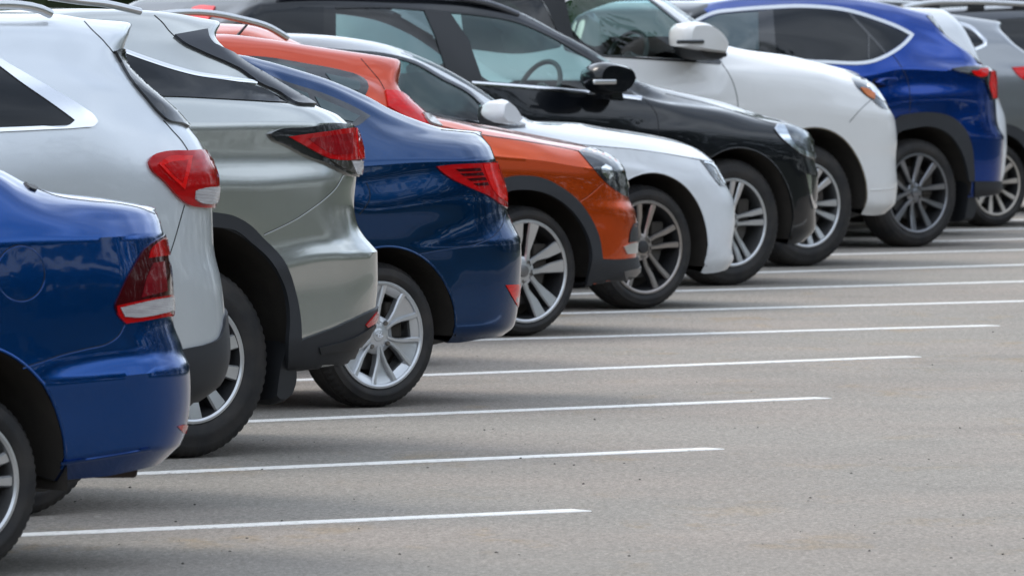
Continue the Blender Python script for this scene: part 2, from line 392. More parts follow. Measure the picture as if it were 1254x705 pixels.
class Car:
    def __init__(s, name, label, contact, W, paint, u0, group=None, turn=0.0, res=1.0):
        s.W = W; s.paint = paint; s.u0 = u0; s.res = res
        s.th = THETA + math.radians(turn)
        s.a = Vector((math.sin(s.th), math.cos(s.th), 0)); s.vd = Vector((-math.cos(s.th), math.sin(s.th), 0))
        s.G = ground(*contact)
        s.off = Vector((-u0[0] if False else 0, 0, 0))
        # root at the middle of the car's footprint
        s.uc = u0 * .5; s.vc = W / 2 - VT
        loc = s.G + s.a * s.uc + s.vd * s.vc
        s.root = empty(name, loc, PI / 2 - s.th)
        tag(s.root, label, 'car', group)
        s.cam = s.w2l(O)
        s.arches = []; s.rings = []; s.dark_screen = False
    # local = (u, v, z) with v=0 on the side plane
    def w2l(s, p):
        d = p - s.G; return Vector((d.dot(s.a), d.dot(s.vd) + VT, d.z))
    def dirl(s, x, y):
        d = ray(x, y); return Vector((d.dot(s.a), d.dot(s.vd), d.z))
    def px(s, x, y, v):
        d = s.dirl(x, y); t = (v - s.cam.y) / d.y
        return s.cam + d * t
    def topx(s, p):
        w = s.G + s.a * p[0] + s.vd * (p[1] - VT) + Vector((0, 0, p[2])) - O
        z = w.dot(FW); return (CX + FPX * w.dot(RT) / z, CY - FPX * w.dot(UP) / z)
    def o(s, p): return (p[0] - s.uc, p[1] - VT - s.vc, p[2])      # car metres -> mesh coordinates under the root
    def pt(s, q):
        if isinstance(q, L): return (q[0], q[2], q[1])
        p = s.px(q[0], q[1], q[2]); return (p.x, p.y, p.z)
    def ring(s, left, pts, E, crease=False, u0=None, v0=None, c=.34, cv=.30, c0=.40, cv0=.36):
        """left: L points hidden from the photo, pts: traced (x,y,v), E: silhouette pixel at the far end (x,y,v)"""
        P = [s.pt(q) for q in left] + [s.pt(q) for q in pts]
        vin = E[2]
        cvv = min(cv, max(.01, (s.W / 2 - vin) * .6))
        vd = Vector((math.cos(s.th), math.sin(s.th)))   # view direction in (u,v)
        if isinstance(E, L): ue, ze = E[0], E[1]
        else:
            phi = math.atan2(math.sin(s.th) * c, math.cos(s.th) * cvv)
            p = s.px(E[0], E[1], vin + cvv * (1 - math.cos(phi))); ue = p.x + c * (1 - math.sin(phi)); ze = p.z
        P.append((ue, vin, ze))
        P.sort(key=lambda p: p[0])
        Q = [P[0]]
        for p in P[1:]:
            if p[0] - Q[-1][0] > .004: Q.append(p)
            else: Q[-1] = p
        s.rings.append(dict(P=np.array(Q), u0=Q[0][0] if u0 is None else u0, u1=ue, c=c, cv=cv, c0=c0, cv0=cv0, crease=crease))
    def arch(s, u, z, ru, rz, du=0.0, dz=0.0): s.arches.append((u + du, z + dz, ru, rz))
    def arch_f(s, p, k, grow=0.0):
        u, z, ru, rz = s.arches[k]
        x = (p[0] - u) / (ru + grow); y = (p[2] - z) / (rz + grow)
        if y < 0: y *= .0
        return math.hypot(x, y) - 1
    # ---- surface
    def surface(s, crown=(.02, .03), n=210, under=.20):
        W = s.W; n = int(n * s.res); nc = 9; ne = 5
        def curve(R, tau):
            P = R['P']
            zf = lambda u: pchip(P[:, 0], P[:, 2], u); vf = lambda u: pchip(P[:, 0], P[:, 1], u)
            c0, c1 = R['c0'], R['c']
            us = np.linspace(R['u0'] + c0, R['u1'] - c1, n)
            v = vf(us); z = zf(us)
            row = [(u, a, b) for u, a, b in zip(us, v, z)]
            def cap(ut, c, cv, sg):
                out = []; vb = float(vf(np.array([ut]))[0]); cvv = min(cv, max(.005, (W / 2 - vb) * .6)) if vb < W / 2 - .01 else 0
                ub = ut - sg * c
                for i in range(1, nc + 1):
                    ph = PI / 2 * i / nc; u = ub + sg * c * math.sin(ph)
                    out.append((u, float(vf(np.array([u]))[0]) + cvv * (1 - math.cos(ph)), float(zf(np.array([u]))[0])))
                v1 = out[-1][1]; z1 = out[-1][2]
                for i in range(1, ne + 1):
                    t = i / ne; bul = .05 * (1 - (1 - t) ** 2) * min(1, (W / 2 - v1) / .4)
                    out.append((ut + sg * bul, v1 + (W / 2 - v1) * t, z1))
                return out
            return cap(R['u0'], c0, R['cv0'], -1)[::-1] + row + cap(R['u1'], c1, R['cv'], 1)
        rows = [curve(R, None) for R in s.rings]
        A = np.array(rows)                      # rings x stations x 3
        b = A[0].copy()
        r1 = b.copy(); r1[:, 1] = np.minimum(r1[:, 1] + .10, W / 2); r1[:, 2] = b[:, 2] + .015
        sh = np.clip(r1[:, 0], b[0, 0] + .12, b[-1, 0] - .12); r1[:, 0] = sh
        r0 = r1.copy(); r0[:, 1] = W / 2; r0[:, 2] = np.minimum(r0[:, 2], .20)
        t = A[-1].copy(); ts = []
        for f, cr in ((.5, crown[0]), (1.0, crown[1])):
            q = t.copy(); q[:, 1] = t[:, 1] + (W / 2 - t[:, 1]) * f; w = np.clip((W / 2 - t[:, 1]) / .4, 0, 1); q[:, 2] = t[:, 2] + cr * w
            ts.append(q)
        A = np.concatenate([[r0, r1], A, ts])
        cre = [True, True] + [R['crease'] for R in s.rings] + [False, False]
        cre[2] = True
        K = len(A); subs = []
        for k in range(K - 1):
            d = np.linalg.norm(A[k + 1] - A[k], axis=1); d = np.percentile(d, 70)
            subs.append(2 if k == 0 else int(np.clip(round(d / (.021 / s.res)), 2, 16)))
        out = []; s.ringrow = []
        starts = [k for k in range(K) if cre[k] or k in (0, K - 1)]
        for si in range(len(starts) - 1):
            k0, k1 = starts[si], starts[si + 1]; xs = np.arange(k0, k1 + 1)
            q = []
            for k in range(k0, k1):
                q += [k + j / subs[k] for j in range(subs[k])]
            if si == len(starts) - 2: q.append(k1)
            q = np.array(q, float)
            seg = np.zeros((len(q), A.shape[1], 3))
            Y = A[k0:k1 + 1]
            h = np.diff(Y, axis=0); m = np.zeros_like(Y)
            if len(Y) == 2: m[:] = h[0]
            else:
                p = h[:-1] * h[1:]; mm = np.where(p > 0, 2 * p / np.where(p > 0, h[:-1] + h[1:], 1), 0); m[1:-1] = mm; m[0] = h[0]; m[-1] = h[-1]
            for i, x in enumerate(q):
                k = min(int(x - k0), len(Y) - 2); t_ = x - k0 - k
                seg[i] = ((1 + 2 * t_) * (1 - t_) ** 2 * Y[k] + t_ * (1 - t_) ** 2 * m[k] + t_ * t_ * (3 - 2 * t_) * Y[k + 1] + t_ * t_ * (t_ - 1) * m[k + 1])
                if abs(x - round(x)) < 1e-9: s.ringrow.append(len(out) + i)
            out += list(seg)
        s.H = np.array(out)                      # rows x stations x 3
        s.under_rows = s.ringrow[2]
        nr, ns = s.H.shape[:2]
        V = [Vector(p) for r in s.H for p in r]
        F = [(i * ns + j, i * ns + j + 1, (i + 1) * ns + j + 1, (i + 1) * ns + j) for i in range(nr - 1) for j in range(ns - 1)]
        s.V, s.F, s.ns, s.nr = V, F, ns, nr
        s.bvh = BVHTree.FromPolygons(V, F, all_triangles=False)
    def hit(s, x, y):
        d = s.dirl(x, y)
        loc, nor, idx, dist = s.bvh.ray_cast(s.cam, d)
        if loc is None or loc.y > s.W * .75:
            # past the silhouette: carry on round the corner, seen from further along the lane
            best = None
            for i in range(30):
                t = (-.05 + .03 * i - s.cam.y) / d.y
                q = s.cam + d * t; r_ = s.bvh.find_nearest(q)
                if r_[0] is not None and (best is None or r_[3] < best[0]): best = (r_[3], q, r_)
            p = best[1]; loc = None; e = d
            for ang in ((.6, .95) if p.x > s.uc else ()):
                e = Matrix.Rotation(ang, 3, 'Z') @ d
                loc, nor, idx, dist = s.bvh.ray_cast(p - e * .6, e, 1.3)
                if loc is not None and loc.y < .9: break
                loc = None
            if loc is None: loc, nor, idx, dist = best[2]
            d = e
        if nor.dot(d) > 0: nor = -nor
        return loc, nor
    # ---- pieces laid on the bodywork
    def patch(s, name, poly, mat, d=.004, depth=.006, grid=None, parent=None, smooth=True, corner=48, mirror=False, step=None, label=None, bulge=0.0):
        sc = FPX / (s.G.y) ; step = step or max(1.2, .018 * sc); grid = grid or max(2.0, .017 * sc)
        B = [Vector((p[0], p[1])) for p in (spline([Vector((q[0], q[1], 0)) for q in poly], True, step, corner) if smooth else spline([Vector((q[0], q[1], 0)) for q in poly], True, step, 0))]
        n = len(B)
        xs = [p.x for p in B]; ys = [p.y for p in B]; pts = list(B)
        def inside(x, y):
            c = False
            for i in range(n):
                a, b = B[i], B[i - 1]
                if (a.y > y) != (b.y > y) and x < (b.x - a.x) * (y - a.y) / (b.y - a.y) + a.x: c = not c
            return c
        def bd(x, y):
            m = 1e9
            for i in range(n):
                a, b = B[i], B[i - 1]; ab = b - a; l2 = ab.length_squared
                t = 0 if l2 == 0 else max(0, min(1, ((x - a.x) * ab.x + (y - a.y) * ab.y) / l2))
                m = min(m, math.hypot(a.x + ab.x * t - x, a.y + ab.y * t - y))
            return m
        y = min(ys) + grid * .5
        while y < max(ys):
            x = min(xs) + grid * .5
            while x < max(xs):
                if inside(x, y) and bd(x, y) > grid * .45: pts.append(Vector((x, y)))
                x += grid
            y += grid
        co, ed, fa, *_ = delaunay_2d_cdt(pts, [(i, (i + 1) % n) for i in range(n)], [], 1, 1e-4)
        top = []; bot = []
        R = max(max(xs) - min(xs), max(ys) - min(ys)) * .5
        for p in co:
            l, nr_ = s.hit(p.x, p.y)
            e = d
            if bulge: e += bulge * min(1, bd(p.x, p.y) / (R * .6)) ** .6
            top.append(l + nr_ * e); bot.append(l - nr_ * depth)
        k = len(top); V = top + bot
        F = [tuple(f) for f in fa]
        cnt = {}
        for f in F:
            for i in range(len(f)):
                a, b = f[i], f[(i + 1) % len(f)]; cnt[(a, b)] = 1
        for (a, b) in cnt:
            if (b, a) not in cnt: F.append((b, a, a + k, b + k))
        V = [s.o(v) for v in V]
        if mirror: mesh_obj(name, [(p[0], -p[1], p[2]) for p in V], [f[::-1] for f in F], mat, parent or s.root, angle=55)
        ob = mesh_obj(name, V, F, mat, parent or s.root, angle=55)
        if label: ob['label'] = label
        return ob
    def strip(s, name, line, w, mat, d=.0015, depth=.004, parent=None, corner=48, smooth=True):
        """a band of w pixels along the traced line"""
        P = spline([Vector((q[0], q[1], 0)) for q in line], False, 3.0, corner if smooth else 0)
        Lp, Rp = [], []
        n = len(P)
        for i, p in enumerate(P):
            t = (P[min(i + 1, n - 1)] - P[max(0, i - 1)]); t.normalize(); q = Vector((-t.y, t.x, 0))
            ww = (w[0] + (w[1] - w[0]) * i / (n - 1)) if isinstance(w, tuple) else w
            Lp.append(p + q * ww / 2); Rp.append(p - q * ww / 2)
        V = []
        for a, b in zip(Lp, Rp):
            la, na = s.hit(a.x, a.y); lb, nb = s.hit(b.x, b.y); c, nc_ = s.hit((a.x + b.x) / 2, (a.y + b.y) / 2)
            V += [la - na * depth, la + na * d * .7, c + nc_ * d, lb + nb * d * .7, lb - nb * depth]
        F = []
        for i in range(n - 1):
            for j in range(4): a = i * 5 + j; F.append((a, a + 1, a + 6, a + 5))
        F += [(0, 1, 2, 3, 4), tuple((n - 1) * 5 + j for j in range(5))]
        return mesh_obj(name, [s.o(v) for v in V], F, mat, parent or s.root, angle=60)
    def seam(s, line, w=1.1, bead=True, name='panel_gap'):
        """shut line: a dark gap with the rounded panel edge catching light below it"""
        g = s.strip(name, line, w, M['gap'], d=.0008)
        if bead:
            P = spline([Vector((q[0], q[1] + w * .75, 0)) for q in line], False, 3.0)
            mb = MB(); pts = []
            for p in P:
                l, n_ = s.hit(p.x, p.y); pts.append(s.o(l - n_ * .0005))
            mb.tube(pts, .0020, 6); mb.build('panel_edge', s.paint, s.root)
        return g
    # ---- body mesh with openings
    def sd_poly(s, B, x, y):
        n = len(B); c = False; m = 1e9
        for i in range(n):
            ax, ay = B[i]; bx, by = B[i - 1]
            if (ay > y) != (by > y) and x < (bx - ax) * (y - ay) / (by - ay) + ax: c = not c
            dx, dy = bx - ax, by - ay; l2 = dx * dx + dy * dy
            t = 0 if l2 == 0 else max(0, min(1, ((x - ax) * dx + (y - ay) * dy) / l2))
            m = min(m, math.hypot(ax + dx * t - x, ay + dy * t - y))
        return m if not c else -m
    def build_body(s, holes=(), extra=None):
        """holes: traced window outlines cut through the skin (both sides)"""
        V = list(s.V); F = list(s.F); fm = []
        mid = [1 if i < s.under_rows else 0 for i in range(s.nr - 1) for j in range(s.ns - 1)]
        # windscreen / rear screen rectangles: (row ring a, u range) given as a function
        if extra:
            F2, m2 = [], []; s.screen = []
            for f, m_ in zip(F, mid):
                c = (V[f[0]] + V[f[2]]) / 2; i = f[0] // s.ns
                if extra(i, c, V, f): s.screen.append(f)
                else: F2.append(f); m2.append(m_)
            F, mid = F2, m2
        funcs = []
        for k in range(len(s.arches)):
            def fa(p, k=k):
                u, z, ru, rz = s.arches[k]
                if p.y > .55 or p.z > z + rz + .1 or abs(p.x - u) > ru + .1: return 1.0
                return s.arch_f((p.x, p.y, p.z), k)
            funcs.append(fa)
        for poly in holes:
            B = [(p.x, p.y) for p in spline([Vector((q[0], q[1], 0)) for q in poly], True, 6, 48)]
            x0 = min(b[0] for b in B) - 8; x1 = max(b[0] for b in B) + 8; y0 = min(b[1] for b in B) - 8; y1 = max(b[1] for b in B) + 8
            def fh(p, B=B, x0=x0, x1=x1, y0=y0, y1=y1):
                if p.y > .5: return 1.0
                x, y = s.topx(p)
                if not (x0 < x < x1 and y0 < y < y1): return 1.0
                return s.sd_poly(B, x, y)
            funcs.append(fh)
        for fn in funcs:
            val = [fn(p) for p in V]; cache = {}
            def cut(a, b):
                k = (min(a, b), max(a, b))
                if k not in cache:
                    a_, b_ = k; t = val[a_] / (val[a_] - val[b_]) if val[a_] != val[b_] else .5
                    p = V[a_].lerp(V[b_], t)
                    if abs(val[a_]) == 1.0 and abs(val[a_]-val[b_])>0 and val[a_]==1.0: pass
                    cache[k] = len(V); V.append(p)
                return cache[k]
            NF, NM = [], []
            for f, m_ in zip(F, mid):
                vs = [val[i] for i in f]
                if min(vs) > 0: NF.append(f); NM.append(m_); continue
                if max(vs) <= 0: continue
                out = []
                for i in range(len(f)):
                    a, b = f[i], f[(i + 1) % len(f)]
                    if val[a] > 0: out.append(a)
                    if (val[a] > 0) != (val[b] > 0): out.append(cut(a, b))
                if len(out) >= 3: NF.append(tuple(out)); NM.append(m_)
            F, mid = NF, NM
        Vm = [s.o(p) for p in V]; n = len(Vm)
        Vm += [(p[0], -p[1], p[2]) for p in Vm[:n]]
        Fm = F + [tuple(i + n for i in f[::-1]) for f in F]
        s.body = mesh_obj('body', Vm, Fm, [s.paint, M['under']], s.root, angle=32, midx=mid + mid) if False else s._body(Vm, Fm, mid + mid)
        if extra and s.screen:
            ids = sorted({i for f in s.screen for i in f}); mp = {i: k for k, i in enumerate(ids)}; k = len(ids)
            Vs = [s.o(s.V[i]) for i in ids]; Vs += [(p[0], -p[1], p[2]) for p in Vs]
            Fs = [tuple(mp[i] for i in f) for f in s.screen]; Fs += [tuple(i + k for i in f[::-1]) for f in Fs]
            mesh_obj('windscreen', Vs, Fs, M['privacy'] if s.dark_screen else M['glass'], s.root, angle=60)
        return s.body
    def screen(s, ringno, u0, u1, z0, sg=1):
        row = s.ringrow[ringno + 2]
        def f(i, c, V, q):
            if i < row or not (u0 < c.x < u1) or c.z < z0: return False
            n = (V[q[1]] - V[q[0]]).cross(V[q[3]] - V[q[0]])
            if n.length < 1e-12: return False
            n.normalize(); n = n if n.z > 0 else -n
            return n.x * sg > .22
        return f
    def _body(s, V, F, mid):
        me = bpy.data.meshes.new('body'); me.from_pydata(V, [], F)
        me.materials.append(s.paint); me.materials.append(M['under'])
        me.polygons.foreach_set('material_index', mid)
        bm = bmesh.new(); bm.from_mesh(me)
        bmesh.ops.remove_doubles(bm, verts=bm.verts, dist=2e-5)
        bmesh.ops.dissolve_degenerate(bm, edges=bm.edges, dist=1e-5)
        bmesh.ops.delete(bm, geom=[v for v in bm.verts if not v.link_faces], context='VERTS')
        bmesh.ops.recalc_face_normals(bm, faces=bm.faces)
        bm.to_mesh(me); bm.free()
        me.polygons.foreach_set('use_smooth', [True] * len(me.polygons)); me.set_sharp_from_angle(angle=math.radians(38))
        o = bpy.data.objects.new('body', me); C.objects.link(o); o.parent = s.root
        return o
    def zmin(s, u):
        P = s.rings[0]['P']; return float(pchip(P[:, 0], P[:, 2], np.array([u]))[0]) + .035
    def wells(s):
        for k, (u, z, ru, rz) in enumerate(s.arches):
            mb = MB(); n = 40; rows = []
            for v in (.035, .10, .30, .52):
                row = []
                for i in range(n + 1):
                    a = PI * i / n; row.append((u + (ru + .012) * math.cos(a), v, z + (rz + .012) * math.sin(a)))
                zl = max(.19, min(s.zmin(u + ru), s.zmin(u - ru))); row = [(u + ru + .012, v, zl)] + row + [(u - ru - .012, v, zl)]
                rows.append(row)
            for sg in (0, 1):
                V = [s.o(p) for r in rows for p in r]; kk = len(rows[0])
                if sg: V = [(p[0], -p[1], p[2]) for p in V]
                F = [(i * kk + j, i * kk + j + 1, (i + 1) * kk + j + 1, (i + 1) * kk + j) for i in range(len(rows) - 1) for j in range(kk - 1)]
                F.append(tuple((len(rows) - 1) * kk + j for j in range(kk)))
                mesh_obj('wheel_well', V, F, M['well'], s.root)
            # rolled lip of the arch
            mb = MB(); pts = []
            for i in range(-3, n + 4):
                a = PI * i / n
                q = Vector((u + ru * math.cos(a), 0, z + rz * math.sin(a))) if 0 <= i <= n else Vector((u + (ru if i < 0 else -ru), 0, z - .05 * (abs(i) if i < 0 else i - n)))
                loc, nor, idx, dist = s.bvh.ray_cast(Vector((q.x, -1, q.z)), Vector((0, 1, 0)))
                if loc is not None and loc.y < .10 and loc.z > s.zmin(loc.x): pts.append(s.o(loc + Vector((0, .004, 0))))
            if len(pts) > 3:
                mb.tube(pts, .006, 8); o_ = mb.build('arch_lip', s.lip if hasattr(s, 'lip') else s.paint, s.root)
    def wheels(s, us, R, Rr, width, design, steer=0.0, spin=(0, .4), v=VT, tread=True, seg=96):
        for i, u in enumerate(us):
            st = steer if i == 1 else 0.0
            p = s.o((u, v, R)); q = s.o((u, s.W - v, R))
            make_wheel(s.root, p, R, Rr, width, design, st, False, tread, seg, spin[i % 2])
            make_wheel(s.root, q, R, Rr, width, design, st, True, False, max(48, seg // 2), spin[(i + 1) % 2])
    def cabin(s, u_dash, u_seat, z_belt, left_hand=True, rear=None):
        """seats, dashboard and steering wheel seen through the side glass; +u is the way the car faces"""
        W = s.W; mb = MB()
        mb.box(s.o(((u_dash + (rear or u_seat - 1.6)) / 2, W / 2, .42)), (abs(u_dash - (rear or u_seat - 1.6)) + .3, W - .30, .30), 0, .03)
        mb.build('cabin_floor', M['interior'], s.root)
        mb = MB(); mb.box(s.o((u_dash + .18, W / 2, z_belt - .10)), (.55, W - .34, .20), 0, .06); mb.build('dashboard', M['interior'], s.root)
        for us, vs in ((u_seat, W * .27), (u_seat, W * .73)):
            t = MB()
            t.box(s.o((us + .22, vs, .60)), (.52, .5, .16), 0, .06)
            t.box(s.o((us - .08, vs, .90)), (.16, .5, .62), 0, .07, Matrix.Rotation(-.25, 3, 'Y'))
            t.box(s.o((us - .18, vs, 1.28)), (.10, .26, .18), 0, .045, Matrix.Rotation(-.2, 3, 'Y'))
            t.build('seat', M['seat'], s.root)
        if rear is not None:
            t = MB(); t.box(s.o((rear + .3, W / 2, .60)), (.52, W - .4, .16), 0, .06); t.box(s.o((rear + .0, W / 2, .88)), (.16, W - .4, .56), 0, .07, Matrix.Rotation(-.3, 3, 'Y'))
            for vs in (.27, .73): t.box(s.o((rear - .1, W * vs, 1.24)), (.10, .26, .16), 0, .045, Matrix.Rotation(-.2, 3, 'Y'))
            t.build('rear_seat', M['seat'], s.root)
        vs = W * (.73 if left_hand else .27); mb = MB(); c = Vector((u_dash - .20, vs, z_belt + .08)); n = 40
        ax = Vector((.9, 0, -.42)).normalized(); e1 = Vector((0, 1, 0)); e2 = ax.cross(e1)
        ring = [s.o(c + e1 * (.185 * math.cos(2 * PI * i / n)) + e2 * (.185 * math.sin(2 * PI * i / n))) for i in range(n + 1)]
        mb.tube(ring, .016, 8)
        for a in (0, PI, PI * 1.5):
            mb.tube([s.o(c), s.o(c + e1 * (.18 * math.cos(a)) + e2 * (.18 * math.sin(a)))], .02, 6)
        mb.tube([s.o(c), s.o(c + ax * .2)], .05, 10)
        mb.build('steering_wheel', M['interior'], s.root)
    def rail(s, pts, r, mat, name='roof_rail', flat=1.0):
        mb = MB(); P = spline([Vector(s.o(s.pt(q))) for q in pts], False, .05)
        mb.tube(P, r, 10, flat=flat)
        P2 = [(p.x, -p.y, p.z) for p in P]; mb2 = MB(); mb2.tube(P2, r, 10, flat=flat)
        mb.build(name, mat, s.root); mb2.build(name, mat, s.root)
    def solid(s, name, poly, v0, v1, mat, bev=.02, parent=None, smooth=True, taper=1.0, ref=None):
        """a block whose side outline is traced (mirrors, spoilers): from depth v0 to v1"""
        B = spline([Vector((q[0], q[1], 0)) for q in poly], True, 3, 48)
        cx = sum(p.x for p in B) / len(B); cy = sum(p.y for p in B) / len(B)
        mb = MB(); rows = []; ref = (v0 + v1) / 2 if ref is None else ref
        ks = [(0, .80), (.12, .93), (.3, 1.0), (.7, 1.0 * (1 + taper) / 2), (.9, .95 * taper), (1, .82 * taper)]
        for t, k in ks:
            row = []
            v = v0 + (v1 - v0) * t
            c0 = s.px(cx, cy, ref)
            for p in B:
                q = s.px(p.x, p.y, ref)
                row.append(s.o((c0.x + (q.x - c0.x) * k, v, c0.z + (q.z - c0.z) * k)))
            rows.append(row)
        mb.loft(rows); return mb.build(name, mat, parent or s.root, angle=50)
# ------------------------------------------------------------------ the parked cars
P_BLUE = paint('bright blue metallic paint', (.001, .050, .218), .85, .19, dust=.03, ior=1.34)
P_LSIL = paint('light silver paint', (.63, .66, .69), .60, .34, dust=.18, ior=1.42)
P_GSIL = paint('greenish silver paint', (.46, .475, .46), .88, .22, dust=.25, ior=1.42)
P_NAVY = paint('dark blue metallic paint', (.001, .034, .118), .85, .18, dust=.04, ior=1.36)
P_RED = paint('coral red paint', (.56, .066, .022), .7, .30, dust=.06, ior=1.42)
P_ORNG = paint('orange metallic paint', (.62, .075, .008), .78, .25, dust=.06, ior=1.42)
P_WHIT = paint('white paint', (.71, .735, .76), .0, .35, dust=.22, ior=1.45)
P_BLCK = paint('black paint', (.003, .004, .006), .0, .3, dust=.05, ior=1.38)
P_PEARL = paint('pearl white paint', (.75, .745, .73), .0, .35, dust=.26, ior=1.45)
P_NXBL = paint('vivid blue paint', (.0015, .041, .255), .85, .20, dust=.05, ior=1.34)
P_GREY = paint('grey metallic paint', (.25, .262, .275), .85, .30, ior=1.42)
P_DGRY = paint('dark grey metallic paint', (.06, .064, .072), .8, .3, ior=1.42)

A_SIL = alloy('silver alloy', (.56, .57, .58)); A_DRK = alloy('dark alloy pocket', (.05, .05, .052), .45, .5)
A_BRZ = alloy('bronze grey alloy', (.34, .31, .29)); A_GRA = alloy('graphite alloy', (.23, .235, .25), .28)
A_CRM = alloy('dusty silver alloy', (.48, .44, .39), .45, .6); A_MID = alloy('grey alloy flank', (.22, .22, .22), .4)
A_CAP = plain('silver painted hub cover', (.55, .565, .58), .30, .65, coat=.4)
D1 = dict(fn=twin_spokes, face=A_SIL, side=A_MID, n=5, sep=(.022, .040), w=(.013, .020), y=(.030, .014), lugs=5, cap=A_MID)
D3 = dict(fn=twin_spokes, face=A_SIL, side=A_DRK, n=5, sep=(.030, .068), w=(.020, .034), y=(.028, .010), lugs=5, depth=.05, cap=A_MID)
D4 = dict(fn=hub_cover, face=A_CAP, side=A_CAP, lugs=4, lug_y=.012, lug_r=.062, cap_r=.030, cap_y=.012, emblem=True)
D6 = dict(fn=twin_spokes, face=A_SIL, side=A_DRK, n=5, sep=(.025, .056), w=(.017, .038), y=(.032, .008), lugs=5, lug_y=.036, depth=.05, cap=A_MID)
D7 = dict(fn=twin_spokes, face=A_BRZ, side=A_DRK, n=5, sep=(.020, .055), w=(.014, .020), y=(.034, .012), lugs=5, lug_y=.036, depth=.05, cap=A_DRK, cap_r=.036)
D8 = dict(fn=twin_spokes, face=A_SIL, side=A_MID, n=5, sep=(.019, .036), w=(.014, .022), y=(.034, .010), lugs=5, lug_y=.034, depth=.05, cap=A_MID)
D9 = dict(fn=multi_spokes, face=A_SIL, side=A_MID, n=12, w=(.015, .026), y=(.040, .014), lugs=6, lug_r=.065, hub=.085, pair=.06, depth=.035, cap_r=.045, cap=A_SIL)
D10 = dict(fn=multi_spokes, face=A_GRA, side=A_DRK, n=10, w=(.016, .025), y=(.034, .012), lugs=5, twist=.016, alt=True, cap=A_GRA, depth=.045)
D12 = dict(fn=multi_spokes, face=A_CRM, side=A_DRK, n=10, w=(.014, .022), y=(.032, .012), lugs=5, cap=A_CRM)

GRP = 'cars parked side by side in the slanted bays'

